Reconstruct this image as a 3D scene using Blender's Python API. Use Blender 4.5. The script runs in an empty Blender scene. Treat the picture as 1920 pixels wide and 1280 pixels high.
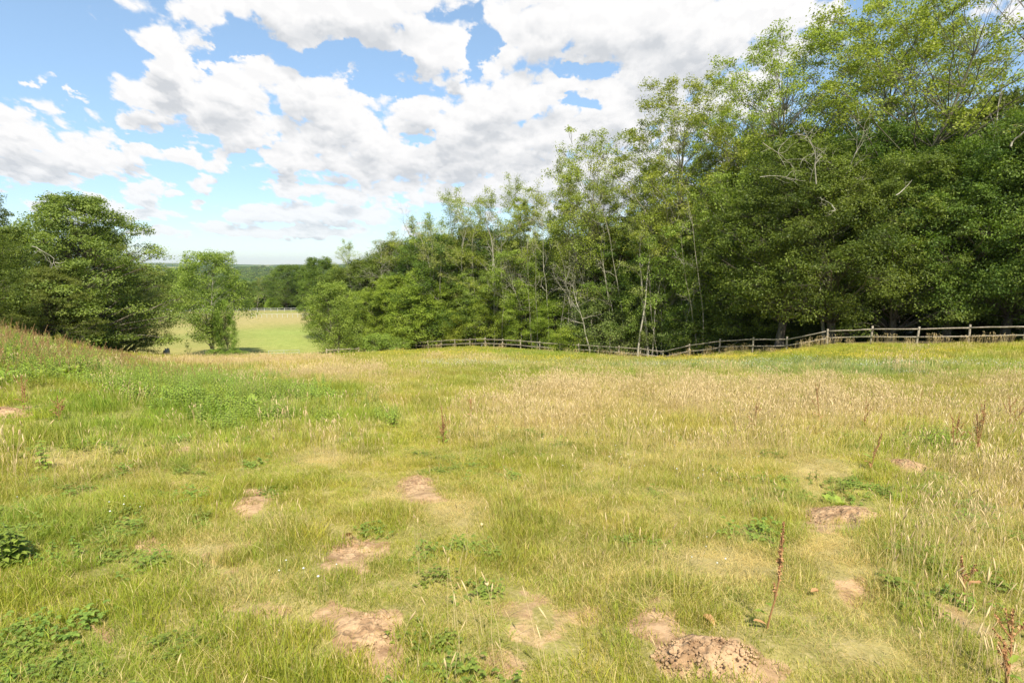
import bpy, math, random
import numpy as np
from mathutils import Vector, Matrix

# ------------------------------------------------------------------ camera, sky, sun, exposure
sc = bpy.context.scene
COL = sc.collection
F = 1067.0                                   # focal length in pixels of the 1920 px wide frame
PITCH = math.atan2(143.0, F)
CP, SP = math.cos(PITCH), math.sin(PITCH)
EYE = 1.65
cam_d = bpy.data.cameras.new("camera"); cam = bpy.data.objects.new("camera", cam_d); COL.objects.link(cam)
cam_d.sensor_width = 36.0; cam_d.lens = 36.0 * F / 1920.0
cam_d.clip_start = 0.05; cam_d.clip_end = 40000
cam.location = (0, 0, EYE); cam.rotation_euler = (math.pi / 2 - PITCH, 0, 0)
sc.camera = cam
sc.view_settings.view_transform = 'Standard'; sc.view_settings.look = 'None'
sc.view_settings.gamma = 1.0; sc.view_settings.exposure = 0.98
sc.cycles.max_bounces = 6; sc.cycles.diffuse_bounces = 3; sc.cycles.glossy_bounces = 2
sc.cycles.transmission_bounces = 4; sc.cycles.transparent_max_bounces = 6; sc.cycles.volume_bounces = 0
sc.cycles.use_denoising = True; sc.cycles.denoiser = 'OPENIMAGEDENOISE'; sc.cycles.denoising_input_passes = 'RGB_ALBEDO_NORMAL'

SUN_AZ = math.radians(170); SUN_EL = math.radians(53)      # azimuth clockwise from +Y
SUN_DIR = Vector((math.sin(SUN_AZ) * math.cos(SUN_EL), math.cos(SUN_AZ) * math.cos(SUN_EL), math.sin(SUN_EL)))
sun_d = bpy.data.lights.new("sun", 'SUN'); sun_d.energy = 4.6; sun_d.angle = math.radians(0.55); sun_d.color = (1.0, 0.94, 0.82)
sun = bpy.data.objects.new("sun", sun_d); COL.objects.link(sun)
sun.rotation_euler = SUN_DIR.to_track_quat('Z', 'Y').to_euler(); sun.location = (30, -40, 60)

def pix_dir(px, py):
    cx, cy = (px - 960.0) / F, (640.0 - py) / F
    return np.array([cx, CP + cy * SP, -SP + cy * CP])
def at(px, py, Y):                            # the point on the sight line of a pixel at distance Y
    d = pix_dir(px, py); t = Y / d[1]
    return np.array([d[0] * t, Y, EYE + d[2] * t])
def project(x, y, z):
    z = z - EYE
    dep = y * CP - z * SP; up = y * SP + z * CP
    dep = np.where(np.abs(dep) < 1e-3, 1e-3, dep)
    return 960 + F * x / dep, 640 - F * up / dep, dep

# ---- node helpers
class NT:
    def __init__(s, tree): s.t = tree
    def n(s, typ, **kw):
        nd = s.t.nodes.new(typ)
        for k, v in kw.items(): setattr(nd, k, v)
        return nd
    def l(s, a, b): s.t.links.new(a, b)
    def put(s, sock, v):
        if isinstance(v, bpy.types.NodeSocket): s.l(v, sock)
        elif v is not None: sock.default_value = v
    def math(s, op, a, b=None, c=None, clamp=False):
        nd = s.n('ShaderNodeMath', operation=op, use_clamp=clamp)
        s.put(nd.inputs[0], a); s.put(nd.inputs[1], b); s.put(nd.inputs[2], c)
        return nd.outputs[0]
    def vmath(s, op, a, b=None, c=None):
        nd = s.n('ShaderNodeVectorMath', operation=op)
        s.put(nd.inputs[0], a); s.put(nd.inputs[1], b); s.put(nd.inputs[2], c)
        return nd.outputs['Value'] if op in ('LENGTH', 'DOT_PRODUCT', 'DISTANCE') else nd.outputs[0]
    def noise(s, vec, scale, detail=4, rough=0.55, dist=0.0, dims='3D'):
        nd = s.n('ShaderNodeTexNoise', noise_dimensions=dims); s.put(nd.inputs['Vector'], vec)
        nd.inputs['Scale'].default_value = scale; nd.inputs['Detail'].default_value = detail
        nd.inputs['Roughness'].default_value = rough; nd.inputs['Distortion'].default_value = dist
        return nd.outputs['Fac']
    def mix(s, f, a, b, blend='MIX'):
        nd = s.n('ShaderNodeMix', data_type='RGBA', blend_type=blend)
        s.put(nd.inputs[0], f); s.put(nd.inputs[6], a); s.put(nd.inputs[7], b)
        return nd.outputs[2]
    def maprange(s, v, a, b, c=0.0, d=1.0, smooth=True):
        nd = s.n('ShaderNodeMapRange', interpolation_type='SMOOTHSTEP' if smooth else 'LINEAR')
        s.put(nd.inputs[0], v)
        for i, q in enumerate((a, b, c, d)): nd.inputs[1 + i].default_value = q
        return nd.outputs[0]
def rgb(*c): return (c[0], c[1], c[2], 1.0)

# ---- world: Nishita sky with cumulus clouds placed by direction
CLOUDS = [  # px, py, rx, ry, strength
 (330,115,62,62,1),(300,185,85,62,1),(420,165,140,78,1),(560,175,120,85,1),(490,235,170,55,1),(620,235,125,85,1),
 (700,270,115,70,1),(650,300,150,42,1),(535,300,66,32,1),(770,300,120,60,1),
 (860,235,130,62,1),(790,190,90,45,1),(950,190,115,52,.9),(880,305,115,60,1),(1050,170,100,50,.9),(1010,270,150,80,1),
 (1130,220,120,90,1),(1240,160,120,90,1),(1000,350,190,55,1),(1150,320,150,90,1),
 (500,5,240,48,1),(610,40,170,52,.9),(700,5,160,50,.9),(790,75,90,62,1),(845,105,50,28,1),(990,70,110,75,1),(1130,25,260,75,1.1),(1090,110,95,45,.9),
 (1330,70,200,90,1),(1260,120,150,60,.9),(1460,20,120,45,.9),(1380,170,120,80,.8),
 (20,270,150,62,1),(110,292,125,44,1),(60,322,165,20,1),(245,288,66,26,.9),(345,282,42,30,.9),(10,215,90,34,.6),
 (412,298,30,22,1.1),(380,342,34,15,1.1),(282,368,46,20,1.15),(338,373,16,10,1.1),(372,383,14,8,1.0),
 (660,368,72,24,1),(560,352,62,16,1.0),(470,402,52,16,1.1),(600,405,150,24,1.0),(440,400,22,16,1.1),
 (400,425,46,10,1.1),(300,436,60,8,1.1),(770,374,30,20,.9),(150,392,80,26,.95),(820,365,60,24,.9),(560,435,190,12,1.0),(260,405,90,12,.95),
 (1885,30,100,60,.65),(60,160,60,12,.35),(140,192,50,10,.35)]
world = bpy.data.worlds.new("World"); sc.world = world; world.use_nodes = True
wt = world.node_tree; wt.nodes.clear(); W = NT(wt)
grp = bpy.data.node_groups.new("cloud_cover", 'ShaderNodeTree')
grp.interface.new_socket(name="P", in_out='INPUT', socket_type='NodeSocketVector')
grp.interface.new_socket(name="Cover", in_out='OUTPUT', socket_type='NodeSocketFloat'); grp.interface.new_socket(name="Mass", in_out='OUTPUT', socket_type='NodeSocketFloat')
G = NT(grp); gi = G.n('NodeGroupInput'); go = G.n('NodeGroupOutput')
P0 = gi.outputs[0]
gs = G.n('ShaderNodeSeparateXYZ'); G.l(P0, gs.inputs[0]); gv = G.math('MAXIMUM', gs.outputs[1], -0.05)
inv = G.math('DIVIDE', 1.0, G.math('ADD', gv, 0.5))                # clouds lie on a high plane: flatter and finer toward the horizon
gc = G.n('ShaderNodeCombineXYZ'); G.l(G.math('MULTIPLY', gs.outputs[0], inv), gc.inputs[0]); G.l(inv, gc.inputs[1]); Q = gc.outputs[0]
wn = G.n('ShaderNodeTexNoise', noise_dimensions='2D'); G.l(Q, wn.inputs['Vector']); wn.inputs['Scale'].default_value = 6.5; wn.inputs['Detail'].default_value = 7; wn.inputs['Roughness'].default_value = .62
ws = G.maprange(gv, 0.0, 0.34, 0.10, 1.0, False)
wv = G.vmath('SUBTRACT', G.vmath('MULTIPLY', wn.outputs['Color'], (0.17, 0.12, 0)), (0.085, 0.06, 0))
wsc = G.n('ShaderNodeVectorMath', operation='SCALE'); G.l(wv, wsc.inputs[0]); G.l(ws, wsc.inputs['Scale'])
P1 = G.vmath('ADD', P0, wsc.outputs[0])
cov = -3.0
for (px, py, rx, ry, s_) in CLOUDS:
    d = pix_dir(px, py); u, v = d[0] / d[1], d[2] / d[1]
    iu, iv = F / rx * 1.06, F / ry * 1.06
    q = G.vmath('MULTIPLY_ADD', P1, (iu, iv, 0), (-u * iu, -v * iv, 0))
    e = G.math('SUBTRACT', s_, G.vmath('LENGTH', q))
    cov = G.math('SMOOTH_MAX', cov, e, 0.12) if not isinstance(cov, float) else e
cov = G.math('MAXIMUM', cov, -0.9)
big = G.noise(Q, 9.5, 9, 0.68, 0, '2D'); fine = G.noise(Q, 3.2, 2, 0.5, 0, '2D')
pv = G.n('ShaderNodeTexVoronoi', feature='F1', voronoi_dimensions='2D'); G.l(G.vmath('MULTIPLY_ADD', wn.outputs['Color'], (0.10, 0.10, 0), Q), pv.inputs['Vector']); pv.inputs['Scale'].default_value = 12.0; pv.inputs['Detail'].default_value = 2; pv.inputs['Roughness'].default_value = .55
cov = G.math('MULTIPLY_ADD', fine, 0.8, cov)
G.l(G.math('MULTIPLY_ADD', pv.outputs['Distance'], -0.5, cov), go.inputs[1])
cov = G.math('MULTIPLY_ADD', big, 1.15, cov)
cov = G.math('SUBTRACT', cov, G.math('MULTIPLY', pv.outputs['Distance'], 0.95))
cov = G.math('SUBTRACT', cov, 0.13)
for (px, py, rx, ry) in [(640,118,105,26),(450,88,70,16),(885,75,26,50),(745,165,85,15),(1100,133,42,18),(790,262,26,20),(1088,196,30,12),(470,300,50,14),(300,262,80,14)]:
    d = pix_dir(px, py); iu, iv = F / rx * .75, F / ry * .75
    q = G.vmath('MULTIPLY_ADD', P1, (iu, iv, 0), (-d[0] / d[1] * iu, -d[2] / d[1] * iv, 0))
    cov = G.math('MULTIPLY_ADD', G.math('MAXIMUM', G.math('SUBTRACT', 1.0, G.vmath('LENGTH', q)), 0.0), -1.3, cov)
G.l(cov, go.inputs[0])
tc = W.n('ShaderNodeTexCoord')
sp = W.n('ShaderNodeSeparateXYZ'); W.l(tc.outputs['Generated'], sp.inputs[0])
yy = W.math('MAXIMUM', W.math('ABSOLUTE', sp.outputs[1]), 0.18)
uu = W.math('DIVIDE', sp.outputs[0], yy); vv = W.math('DIVIDE', sp.outputs[2], yy)
cb = W.n('ShaderNodeCombineXYZ'); W.l(uu, cb.inputs[0]); W.l(vv, cb.inputs[1])
osc = W.maprange(vv, 0.0, 0.34, 0.16, 1.0, False)
def cover(off):
    g = W.n('ShaderNodeGroup'); g.node_tree = grp
    sv = W.n('ShaderNodeVectorMath', operation='SCALE'); sv.inputs[0].default_value = off; W.l(osc, sv.inputs['Scale'])
    W.l(W.vmath('ADD', cb.outputs[0], sv.outputs[0]), g.inputs[0]); return g.outputs
c0 = cover((0, 0, 0))[0]; c1 = cover((0.010, 0.060, 0))[1]; c2 = cover((0.006, 0.012, 0))[0]
alpha = W.maprange(c0, -0.10, 0.30)
base = W.maprange(c1, 0.20, 1.05)                                   # cloud above this point: its shaded underside
relief = W.maprange(W.math('SUBTRACT', c2, c0), -0.12, 0.22)
shade = W.math('ADD', W.math('MULTIPLY', base, 0.82), W.math('MULTIPLY', relief, W.math('MULTIPLY_ADD', base, 0.16, 0.14)), clamp=True)
sky = W.n('ShaderNodeTexSky', sky_type='NISHITA', sun_disc=False, sun_elevation=SUN_EL, sun_rotation=SUN_AZ,
          altitude=100, air_density=1.0, dust_density=0.25, ozone_density=2.0)
hz = W.maprange(sp.outputs[2], -.08, 0.45)
skyc = W.mix(1.0, sky.outputs[0], W.mix(hz, rgb(.52, .58, .68), rgb(1.04, 1.02, .93)), 'MULTIPLY')
ccol = W.mix(shade, rgb(4.5, 4.45, 4.42), rgb(2.95, 3.05, 3.2))
low = W.maprange(sp.outputs[2], 0.0, 0.16, 0.80, 1.0)
alpha = W.math('MULTIPLY', alpha, W.math('MULTIPLY', low, W.maprange(sp.outputs[2], -0.01, 0.03)))
bgc = W.mix(alpha, skyc, ccol)
bg = W.n('ShaderNodeBackground'); W.l(bgc, bg.inputs[0]); bg.inputs[1].default_value = 0.115
wo = W.n('ShaderNodeOutputWorld'); W.l(bg.outputs[0], wo.inputs[0])
world.cycles.sampling_method = 'MANUAL'; world.cycles.sample_map_resolution = 512

# ------------------------------------------------------------------ numpy helpers
def _hash(ix, iy, seed):
    h = (ix.astype(np.int64) * 374761393 + iy.astype(np.int64) * 668265263 + seed * 1442695041) & 0xFFFFFFFF
    h = ((h ^ (h >> 13)) * 1274126177) & 0xFFFFFFFF
    return ((h ^ (h >> 16)) & 0xFFFFFF) / float(0xFFFFFF)
def vnoise(x, y, seed=0):
    x = np.asarray(x, float); y = np.asarray(y, float)
    ix, iy = np.floor(x), np.floor(y); fx, fy = x - ix, y - iy
    fx = fx * fx * (3 - 2 * fx); fy = fy * fy * (3 - 2 * fy)
    a = _hash(ix, iy, seed); b = _hash(ix + 1, iy, seed); c = _hash(ix, iy + 1, seed); d = _hash(ix + 1, iy + 1, seed)
    return (a * (1 - fx) + b * fx) * (1 - fy) + (c * (1 - fx) + d * fx) * fy
def fbm(x, y, seed=0, octv=4, gain=0.5):
    s = 0; a = 1; t = 0
    for k in range(octv):
        s = s + a * vnoise(x * 2 ** k + 17.3 * k, y * 2 ** k - 9.1 * k, seed + k); t += a; a *= gain
    return s / t
def smooth(a, b, x):
    t = np.clip((x - a) / (b - a), 0, 1); return t * t * (3 - 2 * t)

def mesh_obj(name, V, Fc, mats, parent=None, attrs=None, matidx=None, smoothf=False, link=True):
    """V (n,3), Fc list of arrays (m,k) of one or more face sizes"""
    if not isinstance(Fc, list): Fc = [Fc]
    Fc = [np.asarray(f, np.int32) for f in Fc if len(f)]
    me = bpy.data.meshes.new(name)
    V = np.asarray(V, np.float32)
    nl = sum(f.size for f in Fc); nf = sum(len(f) for f in Fc)
    me.vertices.add(len(V)); me.vertices.foreach_set('co', V.ravel())
    me.loops.add(nl); me.polygons.add(nf)
    me.loops.foreach_set('vertex_index', np.concatenate([f.ravel() for f in Fc]))
    tot = np.concatenate([np.full(len(f), f.shape[1], np.int32) for f in Fc])
    st = np.concatenate([[0], np.cumsum(tot)[:-1]]).astype(np.int32)
    me.polygons.foreach_set('loop_start', st); me.polygons.foreach_set('loop_total', tot)
    if smoothf: me.polygons.foreach_set('use_smooth', np.ones(nf, bool))
    if matidx is not None: me.polygons.foreach_set('material_index', np.asarray(matidx, np.int32))
    for m in (mats if isinstance(mats, (list, tuple)) else [mats]): me.materials.append(m)
    for k, (typ, arr) in (attrs or {}).items():
        at_ = me.attributes.new(k, typ, 'POINT')
        at_.data.foreach_set({'FLOAT': 'value', 'INT': 'value', 'FLOAT_COLOR': 'color', 'FLOAT_VECTOR': 'vector'}[typ], np.asarray(arr, np.int32 if typ == 'INT' else np.float32).ravel())
    me.update(calc_edges=True); me.validate()
    o = bpy.data.objects.new(name, me)
    if link: COL.objects.link(o)
    if parent is not None: o.parent = parent
    return o
def empty(name, loc, rz=0, label=None, cat=None, group=None):
    o = bpy.data.objects.new(name, None); COL.objects.link(o); o.location = loc; o.rotation_euler = (0, 0, rz)
    o.empty_display_size = 0.3
    return tag(o, label, cat, group)
def tag(o, label=None, cat=None, group=None, kind=None):
    for k, v in (('label', label), ('category', cat), ('group', group), ('kind', kind)):
        if v: o[k] = v
    return o
def copy_tree(o):
    c = o.copy(); COL.objects.link(c)
    for ch in o.children:
        d = ch.copy(); COL.objects.link(d); d.parent = c
        for g in ch.children:
            e = g.copy(); COL.objects.link(e); e.parent = d
    return c
def tubes(items):
    """items: (pts (n,3), rad (n,), sides) -> V, [quads]; every tube closed at its tip by its small radius"""
    groups = {}
    for p, r, s in items: groups.setdefault((len(p), s), []).append((p, r))
    Vs, Fs, off = [], [], 0
    for (n, s), lst in groups.items():
        Pp = np.stack([a for a, _ in lst]); R = np.stack([b for _, b in lst])
        T = np.gradient(Pp, axis=1); T /= np.linalg.norm(T, axis=2, keepdims=True) + 1e-9
        ref = np.where(np.abs(T[..., 2:3]) > 0.9, np.array([1., 0, 0]), np.array([0, 0, 1.]))
        A = np.cross(T, ref); A /= np.linalg.norm(A, axis=2, keepdims=True) + 1e-9
        B = np.cross(T, A)
        th = np.arange(s) * 2 * np.pi / s
        ring = Pp[:, :, None] + R[:, :, None, None] * (A[:, :, None] * np.cos(th)[None, None, :, None] + B[:, :, None] * np.sin(th)[None, None, :, None])
        m = len(lst); Vs.append(ring.reshape(-1, 3))
        i = np.arange(m)[:, None, None] * n * s; j = np.arange(n - 1)[None, :, None] * s; k = np.arange(s)[None, None, :]; k2 = (k + 1) % s
        q = np.stack([i + j + k, i + j + k2, i + j + s + k2, i + j + s + k], -1).reshape(-1, 4) + off
        Fs.append(q); off += m * n * s
    return np.concatenate(Vs), np.concatenate(Fs)
def box_vf(x0, x1, y0, y1, z0, z1):
    V = np.array([(x, y, z) for z in (z0, z1) for y in (y0, y1) for x in (x0, x1)], float)
    return V, np.array([(0, 2, 3, 1), (4, 5, 7, 6), (0, 1, 5, 4), (2, 6, 7, 3), (0, 4, 6, 2), (1, 3, 7, 5)])

# ------------------------------------------------------------------ terrain
C = []
def cp(px, py, Y): C.append(at(px, py, Y))
for px in (-500, 0, 500, 960, 1400, 1920, 2400): p = at(px, 1280, 2.0); C.append(np.array([p[0], 2.0, 0.0]))
for x in (-6, -2.5, 0, 2.5, 6): C.append(np.array([x, 0.0, 0.0]))
for x, y, z in [(-40, -30, 1.5), (0, -30, 1.0), (40, -30, 1.5), (-40, -5, .8), (40, -5, .3), (-100, -60, 3), (100, -60, 3), (0, -100, 4), (-100, 10, -.5), (100, 20, 0), (-180, 60, -7), (160, 60, -4)]: C.append(np.array([x, y, float(z)]))
for px in (700, 960, 1200):
    for py, Y in ((910, 5), (775, 10), (730, 14)): cp(px, py, Y)
for Y, py in ((20, 697), (30, 674), (45, 662), (60, 657)): cp(960, py, Y)
for px, py, Y in [(1500, 880, 5.4), (1500, 765, 10.5), (1900, 900, 5), (1900, 765, 10.5), (2150, 765, 10.5),
                  (1300, 700, 20), (1300, 684, 30), (1300, 677, 42), (1150, 670, 50), (1150, 674, 56), (1260, 678, 50), (1240, 682, 56),
                  (1600, 692, 19), (1600, 664, 30), (1600, 652, 38), (1900, 690, 18.5), (1900, 660, 28), (1480, 661, 42), (1420, 670, 46),
                  (2200, 690, 18), (2200, 655, 30),
                  (700, 700, 20), (700, 676, 32), (700, 664, 48), (700, 664, 62),
                  (450, 910, 5), (450, 800, 8.3), (420, 745, 11), (500, 712, 17), (500, 687, 28), (500, 676, 42), (500, 671, 58),
                  (330, 681, 40), (330, 673, 58), (300, 720, 15), (240, 700, 19), (300, 692, 26),
                  (0, 900, 4.9), (0, 790, 6.6), (0, 720, 8.6), (0, 665, 12), (0, 636, 16), (0, 645, 22), (0, 650, 30),
                  (-200, 900, 4.6), (-300, 700, 8), (-300, 620, 14), (-400, 600, 22), (-500, 610, 42), (-300, 625, 45),
                  (110, 720, 10), (110, 680, 14), (110, 657, 18.5), (110, 664, 26), (180, 720, 11), (200, 685, 18.5), (200, 682, 28),
                  (17, 642, 43), (42, 650, 47), (61, 656, 51), (88, 660, 56), (160, 672, 62), (275, 676, 70), (215, 675, 67), (312, 673, 71),
                  (400, 672, 72), (530, 671, 73), (620, 668, 73), (700, 664, 76),
                  (0, 640, 90), (150, 640, 100), (300, 640, 98), (450, 660, 82), (450, 640, 100), (450, 610, 140), (450, 582, 215), (300, 582, 215), (600, 582, 215),
                  (600, 640, 100), (200, 600, 150), (600, 610, 140), (0, 600, 170), (0, 575, 240), (750, 600, 160), (900, 600, 190), (900, 640, 110), (700, 655, 92),
                  (1100, 655, 95), (1100, 630, 150), (1400, 655, 62), (1400, 640, 100), (1700, 640, 50), (1700, 620, 80), (2000, 640, 44), (2200, 620, 60), (2000, 590, 150)]:
    cp(px, py, Y)
FENCE = [(2130,640,29.5),(2022,643,31.5),(1919,645,33.5),(1815,646,35.5),(1718,646,37.3),(1632,645,39.4),(1551,646,41.7),(1475,650,44.2),(1411,657,46.8),(1348,663,49.7),
         (1292,668,52.2),(1243,671,54.6),(1200,672,57),(1160,670,59.3),(1122,667,61.2),(1086,664.5,63),(1050,661.5,64.8),(1012,658,66.8),(976,655,68.6),
         (942,652,70.4),(910,651,72.2),(881,651,74.6),(853,652,77),(827,653,79.5),(803,654,82),(781,655.5,84.5)]
for a in FENCE[::2]: cp(*a)
C = np.array(C)
def _U(r2): return 0.5 * r2 * np.log(r2 + 1e-6)
def _fit():
    n = len(C); x = C[:, :2] / 50.0
    r2 = ((x[:, None] - x[None]) ** 2).sum(-1)
    A = np.zeros((n + 3, n + 3)); A[:n, :n] = _U(r2) + np.eye(n) * 0.0006
    A[:n, n] = 1; A[:n, n + 1:] = x; A[n, :n] = 1; A[n + 1:, :n] = x.T
    b = np.zeros(n + 3); b[:n] = C[:, 2]
    return np.linalg.solve(A, b)
_W = _fit()
def height(x, y):
    x = np.asarray(x, float); y = np.asarray(y, float); sh = np.broadcast(x, y).shape
    X = np.broadcast_to(x, sh).ravel(); Y = np.broadcast_to(y, sh).ravel()
    out = np.empty(len(X))
    for i in range(0, len(X), 20000):
        a, b = X[i:i + 20000] / 50, Y[i:i + 20000] / 50
        r2 = (a[:, None] - C[None, :, 0] / 50) ** 2 + (b[:, None] - C[None, :, 1] / 50) ** 2
        out[i:i + 20000] = _U(r2) @ _W[:len(C)] + _W[-3] + _W[-2] * a + _W[-1] * b
    r = np.hypot(X, Y)
    ridge = -42 - 14 * np.sin(Y / 620 + X / 900) - 10 * np.sin(Y / 1450 - X / 2100 + 1.5) + 8 * fbm(X / 500, Y / 500, 5, 3)
    ridge = ridge + 62 * smooth(3800, 7200, r) * (0.75 + 0.35 * fbm(X / 1500, Y / 1500, 9, 4)) - 60 * smooth(8200, 11000, r)
    t = smooth(225, 560, r)
    out = np.clip(out, -60, 25) * (1 - t) + ridge * t
    near = np.exp(-(r / 25) ** 2)
    out = out + (fbm(X * 0.9, Y * 0.9, 3, 3) - .5) * 0.16 * (0.25 + near) + (fbm(X * 3.1, Y * 3.1, 8, 2) - .5) * 0.05 * near
    return out.reshape(sh)
def H(x, y): return float(height(np.array([x]), np.array([y]))[0])
_YS = np.concatenate([np.linspace(1.2, 20, 400), np.linspace(20.05, 110, 900), np.linspace(110.2, 260, 500)])
def hit(px, py, y0=0):
    d = pix_dir(px, py); Y = _YS[_YS > y0]; t = Y / d[1]
    x = d[0] * t; z = EYE + d[2] * t
    k = np.nonzero(z < height(x, Y))[0]
    k = k[0] if len(k) else len(Y) - 1
    return np.array([x[k], Y[k], H(x[k], Y[k])])

# ------------------------------------------------------------------ what grows where (laid out on the ground surface)
BARE = [(620,1150,60,22),(720,1240,60,34),(1240,1185,50,26),(1420,1260,60,30),(1560,990,60,14),(1610,1110,40,34),(640,1060,50,14),(470,930,34,12),(1690,890,50,10),(800,930,50,12),(690,1195,80,50),(1320,1235,115,48),(662,1032,62,26),(782,912,46,20),(1590,972,85,23),(1698,872,38,11),(462,950,26,22),
        (272,1022,18,16),(20,775,45,12),(922,888,20,5),(338,846,30,6),(608,818,11,8),(372,1045,22,9),(195,1185,24,16),(330,912,24,8),(1240,1160,40,18)]
THATCH = [(1540,890,45,28),(1600,1100,70,60),(600,1150,60,22),(610,860,60,16),(760,930,50,20),(1380,1060,120,40),(380,1040,60,30),(1580,1030,60,30),(480,1100,70,30),(130,870,60,16),(1620,1230,90,40),(860,960,70,25)]
def gsum(px, py, lst, pw=1.0):
    o = np.zeros_like(px)
    for a, b, rx, ry, w in lst:
        o = np.maximum(o, w * np.exp(-(((px - a) / rx) ** 2 + ((py - b) / ry) ** 2) * pw))
    return o
TAN = [(1250,755,430,48,.85),(1560,775,330,60,.75),(480,682,230,13,1.),(640,705,190,16,.6),(1010,790,190,50,.85),(1880,900,130,230,.6),(1330,840,260,50,.5),(860,675,120,9,.55),(1850,760,140,40,.7),(730,760,60,30,.5),(1300,960,300,60,.25)]
LUSH = [(1560,690,440,16,.95),(980,664,200,7,.75),(1080,712,260,12,.5),(440,765,200,52,1.),(200,790,240,70,.7),(1750,840,120,24,.8),(640,790,120,24,.6),(1500,1000,120,30,.4),(1800,1050,160,120,.6),(150,1000,260,70,.5),(60,1240,200,60,.8),(1500,930,150,25,.7),(900,1230,160,60,.4),(1250,720,160,10,.6)]
YEL = [(1680,670,90,7,.9),(1315,677,90,5,.8),(840,666,110,4,.5),(1050,680,100,5,.4),(1500,664,60,4,.5)]
WHITE = [(1500,688,460,9,.9),(960,683,200,5,.9),(1180,690,160,6,.6),(1640,700,240,10,.7),(840,680,60,3,.7)]
def zones(x, y, z):
    """dryness, lushness, bare soil, yellow, white clover at ground points"""
    px, py, dep = project(x, y, z)
    wx = (fbm(x * .8, y * .8, 31, 4) - .5); wy = (fbm(x * .8, y * .8, 41, 4) - .5)
    sc_ = 60 / (1 + dep / 12)
    qx = px + wx * sc_ * 2.2; qy = py + wy * sc_ * .9
    front = (dep > 0.5)
    tan = gsum(qx, qy, TAN); lush = gsum(qx, qy, LUSH)
    tan = np.clip(tan + (fbm(x * .7, y * .7, 51, 4) - .5) * .9, 0, 1)
    lush = np.clip(lush + (fbm(x * .6, y * .6, 61, 4) - .5) * .7, 0, 1)
    bx = px + (fbm(x * 5, y * 5, 71, 4) - .5) * 190 / (1 + dep / 3); by = py + (fbm(x * 5, y * 5, 81, 4) - .5) * 90 / (1 + dep / 3)
    bare = np.zeros_like(px)
    for a, b, rx, ry in BARE:
        d = np.sqrt(((bx - a) / rx) ** 2 + ((by - b) / ry) ** 2); bare = np.maximum(bare, 1 - smooth(.75, 1.12, d))
    th = gsum(bx, by, [(a, b, c, d, 1) for a, b, c, d in THATCH])
    bare = np.where(front & (dep < 25), bare, 0); th = np.where(front & (dep < 25), th, 0)
    small = smooth(.70, .76, fbm(x * 2.3, y * 2.3, 91, 4)) * np.clip(1 - dep / 14, 0, 1)
    bare = np.maximum(bare, small * .8)
    yel = gsum(qx, qy, YEL) * front; wh = gsum(qx, qy, WHITE) * front
    return np.where(front, tan, .4), np.where(front, lush, .4), bare, th, yel, wh
EDGE = np.array([at(*a)[:2] for a in FENCE] + [at(740, 655, 88)[:2], at(650, 655, 92)[:2], at(610, 645, 108)[:2], at(600, 600, 160)[:2], at(600, 585, 235)[:2]])
def wood_mask(x, y):
    """1 inside the wood beyond the fence"""
    # signed distance across the fence polyline
    best = np.full(np.shape(x), 1e9); side = np.zeros(np.shape(x))
    for (ax, ay), (bx, by) in zip(EDGE[:-1], EDGE[1:]):
        dx, dy = bx - ax, by - ay; L2 = dx * dx + dy * dy
        t = np.clip(((x - ax) * dx + (y - ay) * dy) / L2, 0, 1)
        d = np.hypot(x - ax - t * dx, y - ay - t * dy); cr = (x - ax) * dy - (y - ay) * dx
        s = np.where(cr > 0, 1, -1); upd = d < best; best = np.where(upd, d, best); side = np.where(upd, s, side)
    return best * side
def grass_colour(x, y, z, tan, lush, bare, th, yel, wh):
    n = fbm(x * 1.7, y * 1.7, 101, 4)[:, None]; n2 = fbm(x * .25, y * .25, 111, 3)[:, None]
    g1 = np.array([.240, .290, .024]); g2 = np.array([.420, .385, .042])
    c = g1 * (1 - n) + g2 * n
    c = c * (.85 + .3 * n2)
    c = c + (np.array([.225, .330, .040]) - c) * (lush[:, None] * .75)
    c = c + (np.array([.56, .44, .19]) - c) * (tan[:, None] * .62)
    c = c + (np.array([.48, .41, .06]) - c) * (yel[:, None] * .6)
    c = c + (np.array([.40, .40, .27]) - c) * (wh[:, None] * .4)
    c = c + (np.array([.43, .33, .18]) - c) * (th[:, None] * .6)
    return c

# ------------------------------------------------------------------ materials
def mat(name, bump=None):
    m = bpy.data.materials.new(name); m.use_nodes = True; m.node_tree.nodes.clear(); return m, NT(m.node_tree)
def finish(N, shader):
    o = N.n('ShaderNodeOutputMaterial'); N.l(shader, o.inputs[0])
def attr(N, name, typ='GEOMETRY', out='Fac'):
    a = N.n('ShaderNodeAttribute', attribute_name=name, attribute_type=typ); return a.outputs[out]
def principled(N, col, rough=.8, spec=.2, normal=None):
    b = N.n('ShaderNodeBsdfPrincipled'); N.put(b.inputs['Base Color'], col); N.put(b.inputs['Roughness'], rough)
    b.inputs['Specular IOR Level'].default_value = spec
    if normal is not None: N.l(normal, b.inputs['Normal'])
    return b.outputs[0]
def bump(N, h, strength=.5, dist=.02):
    b = N.n('ShaderNodeBump'); N.l(h, b.inputs['Height']); b.inputs['Strength'].default_value = strength; b.inputs['Distance'].default_value = dist
    return b.outputs[0]
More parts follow.
